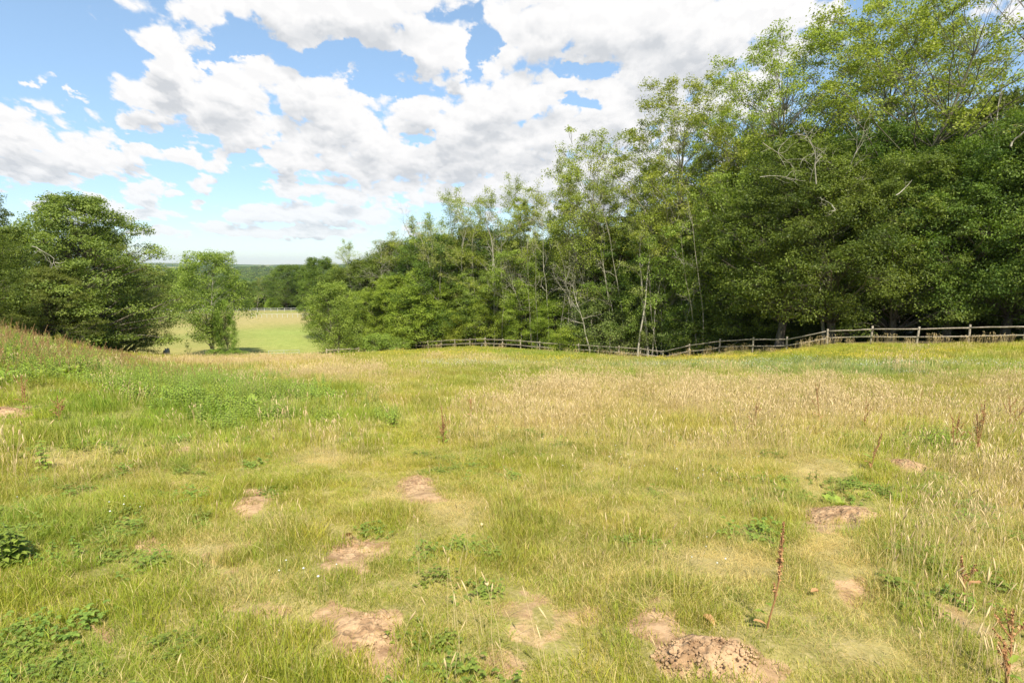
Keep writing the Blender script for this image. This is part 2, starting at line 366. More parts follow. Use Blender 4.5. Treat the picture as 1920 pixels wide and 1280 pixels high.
def leaf_material(name, a, b, red=0.0, trans=.40, spec=.18):
    """a dark / b light tone of one kind's leaves"""
    m, N = mat(name)
    r = attr(N, 'leaf_tone'); oi = N.n('ShaderNodeObjectInfo')
    c = N.mix(N.maprange(r, 0.0, 1.0, 0, 1, False), rgb(*a), rgb(*b))
    hs = N.n('ShaderNodeHueSaturation'); N.l(c, hs.inputs['Color'])
    N.l(N.math('MULTIPLY_ADD', oi.outputs['Random'], .030, .485), hs.inputs['Hue'])
    N.l(N.math('MULTIPLY_ADD', oi.outputs['Random'], .28, .86), hs.inputs['Value'])
    c = hs.outputs[0]
    pr = principled(N, c, .5, spec)
    tr = N.n('ShaderNodeBsdfTranslucent'); N.l(N.mix(1.0, c, rgb(1.25, 1.35, .55), 'MULTIPLY'), tr.inputs[0])
    mx = N.n('ShaderNodeMixShader'); mx.inputs[0].default_value = trans; N.l(pr, mx.inputs[1]); N.l(tr.outputs[0], mx.inputs[2])
    finish(N, mx.outputs[0]); return m
def bark_material(name, a, b, scale=3):
    m, N = mat(name); g = N.n('ShaderNodeTexCoord')
    v = N.vmath('MULTIPLY', g.outputs['Object'], (1, 1, .25)); n = N.noise(v, scale * 3, 6, .7)
    n2 = N.noise(g.outputs['Object'], scale * .3, 3)
    c = N.mix(N.maprange(n, .35, .65), rgb(*a), rgb(*b)); c = N.mix(N.maprange(n2, .45, .7, 0, .6), c, rgb(.13, .15, .07))
    finish(N, principled(N, c, .9, .1, bump(N, n, .8, .05))); return m
M = {}
M['oak'] = leaf_material('leaves_dark_green', (.062, .100, .018), (.205, .262, .042))
M['beech'] = leaf_material('leaves_bright_green', (.165, .225, .028), (.375, .440, .060))
M['limeoak'] = leaf_material('leaves_mid_green', (.075, .120, .022), (.235, .300, .050))
M['hedge'] = leaf_material('leaves_olive_dark', (.105, .142, .030), (.260, .300, .060))
M['ash'] = leaf_material('leaves_yellow_green', (.190, .238, .036), (.385, .435, .075))
M['lime'] = leaf_material('leaves_fresh_green', (.150, .210, .036), (.315, .385, .070))
M['sallow'] = leaf_material('leaves_grey_green', (.120, .165, .045), (.250, .295, .080))
M['thinash'] = leaf_material('leaves_olive', (.215, .240, .055), (.405, .430, .115))
M['bank'] = leaf_material('leaves_weeds', (.200, .285, .042), (.390, .470, .080))
M['bark'] = bark_material('bark_brown', (.075, .062, .045), (.17, .145, .11))
M['greybark'] = bark_material('bark_grey', (.20, .18, .145), (.36, .33, .27))
M['palebark'] = bark_material('bark_pale', (.26, .23, .18), (.43, .39, .31))
M['deadwood'] = bark_material('deadwood_pale', (.27, .24, .19), (.46, .42, .34))
def blade_material():
    m, N = mat('grass_blades')
    t = attr(N, 'tint', 'INSTANCER', 'Color'); dry = attr(N, 'dry', 'INSTANCER'); r = attr(N, 'blade_random'); up = attr(N, 'blade_up')
    isdry = N.maprange(N.math('SUBTRACT', r, N.math('SUBTRACT', 1.0, dry)), -.03, .03)
    hs = N.n('ShaderNodeHueSaturation'); N.l(t, hs.inputs['Color'])
    r2 = N.math('FRACT', N.math('MULTIPLY', r, 7.31))
    N.l(N.math('MULTIPLY_ADD', r2, .03, .488), hs.inputs['Hue']); N.l(N.math('MULTIPLY_ADD', N.math('FRACT', N.math('MULTIPLY', r, 13.7)), .6, .72), hs.inputs['Value'])
    straw = N.mix(r2, rgb(.62, .46, .16), rgb(.74, .61, .28))
    c = N.mix(isdry, hs.outputs[0], straw)
    pr = principled(N, c, .55, .3)
    tr = N.n('ShaderNodeBsdfTranslucent'); N.l(N.mix(1.0, c, rgb(1.15, 1.2, .7), 'MULTIPLY'), tr.inputs[0])
    mx = N.n('ShaderNodeMixShader'); mx.inputs[0].default_value = .45; N.l(pr, mx.inputs[1]); N.l(tr.outputs[0], mx.inputs[2])
    finish(N, mx.outputs[0]); return m
def flat_material(name, c, c2=None, trans=.2, rough=.7):
    m, N = mat(name); r = attr(N, 'leaf_tone')
    col = N.mix(r, rgb(*c), rgb(*(c2 or [k * 1.35 for k in c])))
    pr = principled(N, col, rough, .2); tr = N.n('ShaderNodeBsdfTranslucent'); N.l(col, tr.inputs[0])
    mx = N.n('ShaderNodeMixShader'); mx.inputs[0].default_value = trans; N.l(pr, mx.inputs[1]); N.l(tr.outputs[0], mx.inputs[2])
    finish(N, mx.outputs[0]); return m
M['blade'] = blade_material()
M['seed'] = flat_material('dry_seedheads', (.50, .36, .16), (.70, .55, .29))
M['rust'] = flat_material('rust_dock_seeds', (.26, .12, .055), (.52, .30, .13))
M['white'] = flat_material('white_petals', (.62, .62, .52), (.82, .80, .72))
M['yellow'] = flat_material('yellow_petals', (.62, .46, .03), (.80, .66, .08))
M['clover'] = leaf_material('leaves_clover', (.13, .195, .035), (.285, .345, .062))
M['stem'] = flat_material('weed_stems', (.15, .20, .05), (.33, .30, .13))
def soil_colour(N, vec):
    a = N.noise(vec, 9, 8, .7); b = N.noise(vec, 1.3, 4, .6); v = N.n('ShaderNodeTexVoronoi'); N.l(vec, v.inputs['Vector']); v.inputs['Scale'].default_value = 34
    c = N.mix(N.maprange(a, .38, .62), rgb(.23, .135, .070), rgb(.45, .295, .165))
    c = N.mix(N.maprange(b, .35, .7, 0, .5), c, rgb(.45, .31, .175))
    h = N.math('ADD', a, N.math('MULTIPLY', v.outputs['Distance'], .6))
    return c, h
def ground_material():
    m, N = mat('meadow_ground')
    tc = N.n('ShaderNodeTexCoord'); P = tc.outputs['Object']
    g = attr(N, 'grass', out='Color'); bare = attr(N, 'bare'); wood = attr(N, 'wood'); far = attr(N, 'far')
    soil, sh = soil_colour(N, P)
    n1 = N.noise(P, 5, 6, .75); n2 = N.noise(P, .9, 5, .7); st = N.noise(N.vmath('MULTIPLY', P, (1, 1, 1)), 38, 3, .7)
    gc = N.mix(1.0, g, N.mix(N.maprange(n1, .3, .7), rgb(.72, .72, .7), rgb(1.25, 1.2, 1.2)), 'MULTIPLY')
    gc = N.mix(1.0, gc, N.mix(N.maprange(n2, .35, .65), rgb(.85, .88, .8), rgb(1.15, 1.12, 1.2)), 'MULTIPLY')
    gc = N.mix(N.maprange(st, .52, .7, 0, .6), gc, rgb(.40, .31, .17))
    bm = N.maprange(N.math('ADD', bare, N.math('MULTIPLY', N.math('SUBTRACT', n1, .5), 1.1)), .3, .75)
    c = N.mix(bm, gc, soil)
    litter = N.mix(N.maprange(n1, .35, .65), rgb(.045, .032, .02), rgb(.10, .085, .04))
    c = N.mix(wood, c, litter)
    fp = N.noise(P, .0035, 4, .55); vf = N.n('ShaderNodeTexVoronoi'); N.l(P, vf.inputs['Vector']); vf.inputs['Scale'].default_value = .0032
    fields = N.mix(N.maprange(N.math('FRACT', N.math('MULTIPLY', N.vmath('DOT_PRODUCT', vf.outputs['Color'], (1, 1, 1)), 3.7)), .35, .6), rgb(.17, .22, .06), rgb(.42, .36, .18))
    woods = N.mix(N.noise(P, .02, 3), rgb(.035, .062, .02), rgb(.085, .12, .035))
    fc = N.mix(N.maprange(fp, .38, .44), fields, woods)
    c = N.mix(far, c, fc)
    h = N.math('ADD', sh, N.math('MULTIPLY', n1, 2))
    finish(N, principled(N, c, .95, .05, bump(N, h, .35, .02))); return m
M['ground'] = ground_material()
def soil_material():
    m, N = mat('crumbly_soil'); tc = N.n('ShaderNodeTexCoord'); soil, h = soil_colour(N, tc.outputs['Object'])
    finish(N, principled(N, soil, .97, .05, bump(N, h, .9, .02))); return m
M['soil'] = soil_material()
def wood_material(name, a, b, c3):
    m, N = mat(name); tc = N.n('ShaderNodeTexCoord')
    n = N.noise(N.vmath('MULTIPLY', tc.outputs['Object'], (1.5, 1.5, 1.5)), 6, 6, .7); n2 = N.noise(tc.outputs['Object'], .8, 3)
    c = N.mix(N.maprange(n, .3, .7), rgb(*a), rgb(*b)); c = N.mix(N.maprange(n2, .5, .7, 0, .7), c, rgb(*c3))
    finish(N, principled(N, c, .85, .15, bump(N, n, .5, .01))); return m
M['rail'] = wood_material('weathered_timber', (.20, .165, .12), (.42, .36, .28), (.17, .17, .11))
M['darkrail'] = wood_material('dark_timber', (.07, .055, .04), (.15, .12, .085), (.07, .08, .04))
M['whiterail'] = wood_material('white_rail_paint', (.42, .42, .37), (.56, .55, .50), (.36, .37, .29))
M['steel'] = wood_material('galvanised_steel', (.32, .33, .32), (.45, .46, .45), (.3, .26, .2))

# ------------------------------------------------------------------ ground sheet
def build_ground():
    f = np.radians(np.arange(-52, 52.01, .26)); b = np.radians(np.arange(56, 304.01, 4))
    th = np.concatenate([f, b])
    r = [0.35]
    while r[-1] < 13000: r.append(r[-1] * (1.045 if r[-1] < 1.2 else 1.0125 if r[-1] < 16 else 1.02 if r[-1] < 260 else 1.045))
    r = np.array(r)
    R, T = np.meshgrid(r, th, indexing='ij'); X = (R * np.sin(T)).ravel(); Y = (R * np.cos(T)).ravel(); Z = height(X, Y)
    nr, nt = len(r), len(th)
    i = np.arange(nr - 1)[:, None] * nt; j = np.arange(nt)[None]; j2 = (j + 1) % nt
    q = np.stack([i + j, i + nt + j, i + nt + j2, i + j2], -1).reshape(-1, 4)[:, ::-1]
    X = np.append(X, 0); Y = np.append(Y, 0); Z = np.append(Z, H(0, 0)); c = len(X) - 1
    tri = np.stack([np.arange(nt), (np.arange(nt) + 1) % nt, np.full(nt, c)], -1)
    zz = zones(X, Y, Z); g = grass_colour(X, Y, Z, *zz)
    rr = np.hypot(X, Y)
    val = (Y > 76) & (X < .1 * Y)          # the paddock in the valley
    px, py, _ = project(X, Y, Z)
    pn = fbm(X * .05, Y * .05, 7, 4)
    pn = np.clip((pn - .5) * 2 + .5, 0, 1); pc = np.array([.165, .215, .042]) * (1 - pn[:, None]) + np.array([.27, .25, .075]) * pn[:, None]
    lushp = np.exp(-(((px - 540) / 90) ** 2 + ((py - 642) / 22) ** 2)) + .5 * np.exp(-(((px - 520) / 70) ** 2 + ((py - 622) / 5) ** 2))
    pw = smooth(.5, .75, fbm(X * .03 + 5, Y * .012, 57, 4))[:, None]; pc = pc + (np.array([.33, .27, .12]) - pc) * pw * .6; pc = pc + (np.array([.24, .30, .07]) - pc) * np.clip(lushp * .8, 0, 1)[:, None]
    tv = smooth(72, 80, Y)[:, None] * val[:, None]
    g = g * (1 - tv) + pc * tv
    nb = (np.exp(-(rr / 24) ** 2) * .80)[:, None]; g = g * (1 - nb) + np.array([.235, .195, .082]) * nb
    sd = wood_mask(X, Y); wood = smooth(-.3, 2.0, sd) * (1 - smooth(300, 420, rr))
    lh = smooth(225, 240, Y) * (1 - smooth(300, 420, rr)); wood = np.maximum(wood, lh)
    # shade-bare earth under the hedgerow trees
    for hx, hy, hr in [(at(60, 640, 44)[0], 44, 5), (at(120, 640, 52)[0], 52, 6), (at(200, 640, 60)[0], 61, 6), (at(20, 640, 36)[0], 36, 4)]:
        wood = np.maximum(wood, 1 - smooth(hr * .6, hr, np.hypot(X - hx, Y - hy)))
    col = np.concatenate([np.clip(g, 0, 1), np.ones((len(g), 1))], 1)
    o = mesh_obj('ground', np.stack([X, Y, Z], -1), [q, tri], M['ground'], smoothf=True,
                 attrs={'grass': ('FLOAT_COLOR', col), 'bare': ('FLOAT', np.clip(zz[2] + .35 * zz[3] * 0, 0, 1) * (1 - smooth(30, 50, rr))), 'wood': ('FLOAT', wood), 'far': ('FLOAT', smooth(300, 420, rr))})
    tag(o, 'sloping summer meadow of green and straw coloured grass', 'ground', kind='structure')
build_ground()

# ------------------------------------------------------------------ tree makers
def unit(v): return v / (np.linalg.norm(v, axis=-1, keepdims=True) + 1e-9)
def poly(rng, p, d, L, n, wob, trop):
    """a wandering polyline; trop = vertical pull per step"""
    pts = [np.array(p, float)]; d = unit(np.array(d, float)); st = L / n
    for k in range(n):
        d = unit(d + rng.normal(0, wob, 3) + np.array([0, 0, trop])); pts.append(pts[-1] + d * st)
    return np.array(pts), d
def leaves_mesh(rng, anchors, tones, per, spread, flat, size, up=.9, rnd=.65, centre=None, aspect=.55):
    A = np.repeat(anchors, per, 0); tn = np.repeat(tones, per)
    n = len(A); off = rng.normal(0, 1, (n, 3)) * np.array([spread, spread, spread * flat])
    Pp = A + off
    outw = unit(Pp - centre) if centre is not None else np.zeros((n, 3))
    nrm = unit(np.array([0, 0, up]) + outw * .35 + rng.normal(0, rnd, (n, 3)))
    t = unit(np.cross(nrm, rng.normal(0, 1, (n, 3)))); b = np.cross(nrm, t)
    s = size * rng.uniform(.65, 1.3, n)[:, None]
    V = np.stack([Pp - t * s * .5, Pp + b * s * aspect * .5 - t * s * .05, Pp + t * s * .5 - nrm * s * .12, Pp - b * s * aspect * .5 - t * s * .05], 1).reshape(-1, 3)
    Fq = np.arange(4 * n).reshape(-1, 4)
    tone = np.clip(tn + rng.normal(0, .22, n), 0, 1)
    return V, Fq, np.repeat(tone, 4)
def grow(seed, H=18, R=6, h0=.15, limbs=22, tr=.28, prof=lambda t: math.sin(math.pi * (t * .85 + .12)) ** .6, e0=-5, e1=65,
         droop=-.02, n2=8, n3=5, tw=1.0, per=22, spread=.28, flat=.35, size=.2, wob=.09, lean=(0, 0), stems=1, leafy=1.0, bare=0.0,
         up=.9, rnd=.65, subang=(35, 75), top=1.0, aspect=.55, clump=.16, twigs=True, sub=.45, tips=None):
    rng = np.random.default_rng(seed); T = []; anch = []; tone = []
    for s in range(stems):
        sl = 1 if s == 0 else rng.uniform(.7, .95); a = rng.uniform(0, 6.28)
        d0 = np.array([lean[0] + (0 if stems == 1 else .22 * math.cos(a)), lean[1] + (0 if stems == 1 else .22 * math.sin(a)), 1])
        n = 14; tp, _ = poly(rng, (0.25 * math.cos(a) * (stems > 1), .25 * math.sin(a) * (stems > 1), -.3), d0, H * sl * top, n, wob * .55, .03)
        tp[:, 2] *= (H * sl * top) / max(tp[-1, 2], .1); tp[0, 2] = -.3
        rad = tr * (1 - .93 * np.linspace(0, 1, n + 1) ** 1.1) * (1 if stems == 1 else .7); rad[0] *= 1.35
        T.append((tp, rad, 8))
        nl = max(3, limbs // stems)
        for i in range(nl):
            t = h0 + (1 - h0) * ((i + rng.uniform(0, 1)) / nl) ** .95; tt = (t - h0) / (1 - h0)
            f = t * n * .995; k = int(f); p = tp[k] * (1 - (f - k)) + tp[k + 1] * (f - k)
            az = i * 2.399 + rng.normal(0, .35) + s; e = math.radians(e0 + (e1 - e0) * tt + rng.normal(0, 9))
            L = R * prof(tt) * rng.uniform(.75, 1.2)
            if L < .4: L = .4
            d = np.array([math.cos(az) * math.cos(e), math.sin(az) * math.cos(e), math.sin(e)])
            lp, ld = poly(rng, p, d, L, 7, wob, droop + (.03 if tt > .5 else 0)); r0 = min(rad[k] * .55, .035 + L * .013)
            T.append((lp, r0 * np.linspace(1, .18, 8), 5))
            dead = rng.random() < bare; ctone = rng.normal(.45, clump)
            m2 = max(3, int(n2 * (L / R) ** .6 + .5))
            for j in range(m2):
                u = .22 + .78 * (j + rng.uniform(0, 1)) / m2; f = u * 6.99; k2 = int(f); q = lp[k2] * (1 - (f - k2)) + lp[k2 + 1] * (f - k2)
                ang = math.radians(rng.uniform(*subang)) * (1 if j % 2 else -1) * (1 - .6 * (u > .93))
                dd = unit(lp[k2 + 1] - lp[k2]); ca, sa = math.cos(ang), math.sin(ang)
                dh = np.array([dd[0] * ca - dd[1] * sa, dd[0] * sa + dd[1] * ca, dd[2] * .7 + rng.normal(.03, .36)])
                L2 = max(.35, L * sub * (1.15 - .65 * u) * rng.uniform(.7, 1.25))
                sp, sd = poly(rng, q, dh, L2, 4, wob * 1.3, droop)
                T.append((sp, max(.008, r0 * .38 * (1 - u * .5)) * np.linspace(1, .25, 5), 4))
                st = np.clip(ctone + rng.normal(0, clump), 0, 1); lf = leafy if not dead else 0
                m3 = max(2, int(n3 * min(1.6, .5 + L2 / 2)))
                for w in range(m3):
                    v = .15 + .85 * (w + rng.uniform(0, 1)) / m3; f = v * 3.99; k3 = int(f); c = sp[k3] * (1 - (f - k3)) + sp[k3 + 1] * (f - k3)
                    a3 = rng.uniform(.4, 1.2) * (1 if w % 2 else -1); d3 = unit(sp[k3 + 1] - sp[k3]); ca, sa = math.cos(a3), math.sin(a3)
                    e3 = np.array([d3[0] * ca - d3[1] * sa, d3[0] * sa + d3[1] * ca, d3[2] * .6 + rng.normal(0, .25)])
                    l3 = tw * rng.uniform(.35, .95)
                    w3, _ = poly(rng, c, e3, l3, 2, wob * 1.5, droop)
                    if twigs: T.append((w3, .009 * np.array([1.2, .8, .35]), 3))
                    if rng.random() < lf:
                        anch += [w3[1], w3[2]]; tone += [st, st]
    TV, TF = tubes(T)
    anch = np.array(anch) if anch else np.zeros((0, 3)); tone = np.array(tone)
    cr = None
    if len(anch):
        cr = leaves_mesh(rng, anch, tone, per, spread, flat, size, up, rnd, np.array([0, 0, H * .45]), aspect)
    return TV, TF, cr
def grow_boughs(seed, H=15, R=6, h0=.15, n=150, cr=(.9, 1.5), flat=.6, prof=None, per=380, size=.16, tr=.3, stems=1, lean=(0, 0), up=.6, rnd=.7, subs=16, sub_s=.24, inner=.30, droop=.18, clump=.16, top=.8, bump=.5):
    """trunk and limbs carrying many rounded boughs of leaves that fill an uneven crown"""
    rng = np.random.default_rng(seed); T = []; A = []; TN = []; OUT = []; trunks = []
    for s in range(stems):
        a = rng.uniform(0, 6.28); sp_ = 0 if stems == 1 else .16
        d0 = np.array([lean[0] + sp_ * math.cos(a), lean[1] + sp_ * math.sin(a), 1]); tp, _ = poly(rng, (.2 * math.cos(a) * (stems > 1), .2 * math.sin(a) * (stems > 1), -.3), d0, H * top * (1 if s == 0 else .85), 12, .05, .03)
        rad = tr * (1 - .88 * np.linspace(0, 1, 13) ** 1.1) * (1 if stems == 1 else .7); rad[0] *= 1.35; T.append((tp, rad, 8)); trunks.append((tp, rad))
    for i in range(n):
        t = ((i + rng.uniform()) / n) ** .82; z = H * (h0 + (1 - h0) * t); az = i * 2.399 + rng.normal(0, .4)
        lump = 1 - bump / 2 + bump * vnoise(az * 1.1 + 10, t * 3.5, seed) ; rho = R * prof(t) * lump * math.sqrt(rng.uniform(inner, 1)); c0 = rng.uniform(*cr) * (.75 + .35 * (1 - t))
        z_ = min(z, H - c0 * flat * .8)
        tp, rad = trunks[i % stems]; zc = max(H * h0 * .7, z_ - rho * rng.uniform(.35, .8) - .5); k = int(np.clip(np.searchsorted(tp[:, 2], zc), 1, 12)); b = tp[k - 1]
        f = (z_ / H) * 12; kk = int(min(f, 11)); ax = tp[min(kk, 12)]
        c = np.array([ax[0] + rho * math.cos(az), ax[1] + rho * math.sin(az), z_])
        u = np.linspace(0, 1, 7)[:, None]; m = b * .4 + c * .6 + np.array([0, 0, .12 * rho]); P_ = (1 - u) ** 2 * b + 2 * u * (1 - u) * m + u ** 2 * c; P_[1:-1] += rng.normal(0, .06 + .012 * rho, (5, 3))
        T.append((P_, max(.012, min(rad[k] * .5, .02 + rho * .011)) * np.linspace(1, .25, 7), 5))
        fl = flat * rng.uniform(.75, 1.3); sd = unit(rng.normal(0, 1, (subs, 3))); sr = (.30 + .70 * np.sqrt(rng.uniform(0, 1, subs)))[:, None]
        S = sd * sr * c0 * np.array([1, 1, fl]); S[:, 2] -= droop * (S[:, 0] ** 2 + S[:, 1] ** 2) / c0; st = np.clip(rng.normal(.45, clump) + rng.normal(0, clump * .7, subs), 0, 1)
        for q in S[::3]: T.append((np.stack([P_[5], (P_[5] + c + q) / 2 + rng.normal(0, .04, 3), c + q]), .012 * np.array([1, .7, .3]), 3))
        w = rng.integers(0, subs, per); off = rng.normal(0, 1, (per, 3)) * c0 * sub_s * np.array([1, 1, .62]); Lp = c + S[w] + off
        A.append(Lp); TN.append(st[w]); OUT.append(unit(S[w] + off + np.array([0, 0, .2 * c0])))
    A = np.concatenate(A); TN = np.concatenate(TN); OUT = np.concatenate(OUT); A[:, 2] = np.maximum(A[:, 2], .1); m = len(A)
    nrm = unit(np.array([0, 0, up]) + OUT * .7 + rng.normal(0, rnd, (m, 3))); t = unit(np.cross(nrm, rng.normal(0, 1, (m, 3)))); b = np.cross(nrm, t); s = size * rng.uniform(.6, 1.35, m)[:, None]
    V = np.stack([A - t * s * .5, A + b * s * .30 - t * s * .05, A + t * s * .5 - nrm * s * .14, A - b * s * .30 - t * s * .05], 1).reshape(-1, 3)
    TV, TF = tubes(T); return TV, TF, (V, np.arange(4 * m).reshape(-1, 4), np.repeat(np.clip(TN + rng.normal(0, .2, m), 0, 1), 4))
LIB = {}
def archetype(key, leafmat, barkmat, **kw):
    TV, TF, cr = (grow_boughs if 'cr' in kw else grow)(**kw)
    tm = mesh_obj('trunk', TV, TF, M[barkmat], smoothf=True, link=False).data
    cm = None
    if cr is not None: cm = mesh_obj('crown', cr[0], cr[1], M[leafmat], attrs={'leaf_tone': ('FLOAT', cr[2])}, link=False).data
    LIB[key] = (tm, cm, TV[:, 2].max() if cm is None else float(np.percentile(cr[0][:, 2], 99.8)))
dome = lambda t: max(.16, (1 - t ** 3)) ** .55 * (0.72 + .28 * min(1, t * 4))
vase = lambda t: .30 + .72 * math.sin(math.pi * min(1, t * .72 + .12)) ** 1.1 if t < .93 else .45
colm = lambda t: .55 + .45 * math.sin(math.pi * t)
# broad dense trees with foliage in layered sprays, down near the ground
archetype('oak0', 'oak', 'bark', seed=11, H=15, R=6.6, h0=.17, n=125, cr=(1.1, 2.1), flat=.55, prof=dome, per=620, size=.155, tr=.36, sub_s=.17, subs=26, clump=.2, bump=.7)
archetype('oak1', 'oak', 'bark', seed=12, H=17, R=6.2, h0=.20, n=135, cr=(1.0, 1.9), flat=.65, prof=dome, per=600, size=.155, tr=.34, sub_s=.17, subs=26, clump=.2, bump=.7)
archetype('oak2', 'limeoak', 'bark', seed=13, H=16, R=6.0, h0=.10, n=140, cr=(.9, 1.9), flat=.45, prof=dome, per=560, size=.15, tr=.33, droop=.4, bump=.9, sub_s=.17, subs=24, clump=.2)
archetype('beech0', 'beech', 'bark', seed=21, H=13, R=5.4, h0=.08, n=170, cr=(1.0, 1.7), flat=.30, prof=dome, per=340, size=.16, tr=.26, up=.9, rnd=.55, droop=.25)
archetype('beech1', 'beech', 'bark', seed=22, H=15, R=5.2, h0=.10, n=180, cr=(.9, 1.5), flat=.36, prof=dome, per=340, size=.16, tr=.26, up=.8, rnd=.6, droop=.25, bump=.7)
archetype('hedge0', 'hedge', 'bark', seed=14, H=14, R=6.8, h0=.08, n=230, cr=(.7, 1.5), flat=.34, prof=lambda t: max(.16, 1 - t ** 2.1) ** .75, per=330, size=.15, tr=.34, droop=.3, bump=1.0, inner=.2)
# tall open crowns, limbs showing through
archetype('ash0', 'ash', 'greybark', seed=31, H=26, R=7.2, h0=.36, n=190, cr=(.6, 1.15), flat=.6, prof=vase, per=210, size=.15, tr=.30, inner=.12, droop=.1, bump=.9, top=.86, sub_s=.30, rnd=.9)
archetype('ash1', 'ash', 'greybark', seed=32, H=26, R=6.4, h0=.32, n=170, cr=(.6, 1.1), flat=.65, prof=vase, per=190, size=.15, tr=.27, inner=.12, droop=.1, bump=1., top=.86, sub_s=.30, rnd=.9)
archetype('ash2', 'ash', 'bark', seed=33, H=24, R=7.0, h0=.38, n=190, cr=(.6, 1.15), flat=.55, prof=vase, per=200, size=.15, tr=.30, inner=.12, droop=.15, bump=.9, top=.86, sub_s=.30, rnd=.9, stems=2)
# thin, half dead ash
archetype('thin0', 'thinash', 'greybark', seed=41, H=22, R=3.8, h0=.28, limbs=17, tr=.17, prof=colm, e0=35, e1=75, n2=6, n3=4, per=13, spread=.24, flat=.7, size=.17, droop=.03, subang=(20, 55), leafy=0.8, bare=.30, rnd=.9, up=.5, wob=.13)
archetype('thin1', 'thinash', 'greybark', seed=42, H=22, R=4.2, h0=.22, limbs=18, tr=.15, prof=colm, e0=30, e1=75, n2=6, n3=4, per=13, spread=.24, flat=.7, size=.17, droop=.03, subang=(20, 55), leafy=0.75, bare=.35, rnd=.9, up=.5, wob=.14, stems=2)
archetype('thin2', 'ash', 'greybark', seed=43, H=22, R=4.7, h0=.30, limbs=18, tr=.17, prof=colm, e0=30, e1=75, n2=7, n3=4, per=15, spread=.25, flat=.7, size=.17, droop=.02, subang=(20, 55), leafy=0.9, bare=.12, rnd=.9, up=.5, wob=.12)
archetype('pole0', 'ash', 'palebark', seed=81, H=20, R=2.3, h0=.58, n=46, cr=(.4, .85), flat=.7, prof=colm, per=170, size=.15, tr=.10, inner=.05, sub_s=.3, rnd=.9, top=.9)
archetype('pole1', 'thinash', 'palebark', seed=82, H=20, R=2.6, h0=.5, n=50, cr=(.35, .75), flat=.7, prof=colm, per=150, size=.15, tr=.09, inner=.05, sub_s=.3, rnd=.9, top=.9, stems=2)
# dead
archetype('slim0', 'oak', 'palebark', seed=91, H=13, R=1.5, h0=.35, limbs=9, tr=.07, prof=colm, e0=40, e1=75, n2=4, n3=3, tw=.8, droop=.03, subang=(20, 50), leafy=0, wob=.14, stems=2)
archetype('slim1', 'oak', 'deadwood', seed=92, H=12, R=1.9, h0=.4, limbs=8, tr=.06, prof=colm, e0=35, e1=70, n2=5, n3=3, tw=.8, droop=.02, subang=(20, 55), leafy=0, wob=.17, lean=(.12, 0))
archetype('dead0', 'oak', 'deadwood', seed=51, H=14, R=4.0, h0=.25, limbs=13, tr=.15, prof=colm, e0=25, e1=70, n2=5, n3=3, tw=1.3, droop=.03, subang=(20, 50), leafy=0, wob=.16, stems=2)
archetype('dead1', 'oak', 'deadwood', seed=52, H=15, R=3.0, h0=.4, limbs=10, tr=.16, prof=colm, e0=30, e1=65, n2=5, n3=3, tw=1.2, droop=.02, subang=(20, 55), leafy=0, wob=.15, lean=(.25, 0))
archetype('dead2', 'oak', 'deadwood', seed=53, H=9, R=3.4, h0=.35, limbs=9, tr=.11, prof=colm, e0=10, e1=55, n2=5, n3=3, tw=1.1, droop=.0, subang=(25, 60), leafy=0, wob=.2, lean=(-.2, .1))
archetype('bare0', 'thinash', 'bark', seed=54, H=24, R=7.2, h0=.42, limbs=14, tr=.30, prof=vase, e0=18, e1=60, n2=7, n3=4, tw=1.2, per=7, spread=.2, flat=.6, size=.16, droop=.01, subang=(20, 60), leafy=.22, wob=.15)
# young leafy
archetype('young0', 'lime', 'bark', seed=61, H=9.5, R=2.9, h0=.06, n=110, cr=(.5, 1.0), flat=.75, prof=lambda t: math.sin(math.pi * min(1, t * .8 + .2)) ** .6 * .95 + .05, per=240, size=.15, tr=.12, stems=2, sub_s=.3)
def wide_top(t): return .38 + .62 * math.sin(math.pi * min(1.0, max(0.0, (t - .1) / 1.0))) ** .8 if t < .95 else .4
archetype('young1', 'lime', 'greybark', seed=62, H=14, R=3.9, h0=.12, n=130, cr=(.6, 1.2), flat=.6, prof=wide_top, per=230, size=.16, tr=.16, stems=2, sub_s=.3, bump=.8)
archetype('lone', 'lime', 'greybark', seed=63, H=14, R=4.2, h0=.16, n=150, cr=(.6, 1.25), flat=.7, prof=lambda t: (.40 if t < .30 else 1.0) * max(.2, 1 - t ** 3) ** .6, per=230, size=.16, tr=.16, stems=2, top=.85, sub_s=.3)
# shrubs
archetype('shrub0', 'sallow', 'bark', seed=71, H=5.2, R=2.9, h0=.05, n=70, cr=(.35, 1.0), flat=.8, prof=dome, per=210, size=.12, tr=.07, stems=3, sub_s=.3, bump=1.1)
archetype('shrub1', 'beech', 'bark', seed=72, H=4.6, R=2.7, h0=.05, n=80, cr=(.5, .95), flat=.6, prof=dome, per=230, size=.13, tr=.07, stems=3, sub_s=.3)
archetype('shrub2', 'oak', 'bark', seed=73, H=5.0, R=2.8, h0=.03, n=80, cr=(.5, 1.0), flat=.6, prof=dome, per=230, size=.13, tr=.07, stems=3, sub_s=.3)
archetype('bramble', 'lime', 'bark', seed=74, H=1.9, R=2.1, h0=.05, n=60, cr=(.3, .6), flat=.7, prof=dome, per=200, size=.11, tr=.03, stems=3, sub_s=.3, bump=.8)
archetype('sapling', 'sallow', 'bark', seed=75, H=2.6, R=.8, h0=.1, limbs=11, tr=.03, prof=colm, e0=30, e1=70, n2=3, n3=2, tw=.35, per=7, spread=.1, flat=.7, size=.13, droop=.0, leafy=.9)

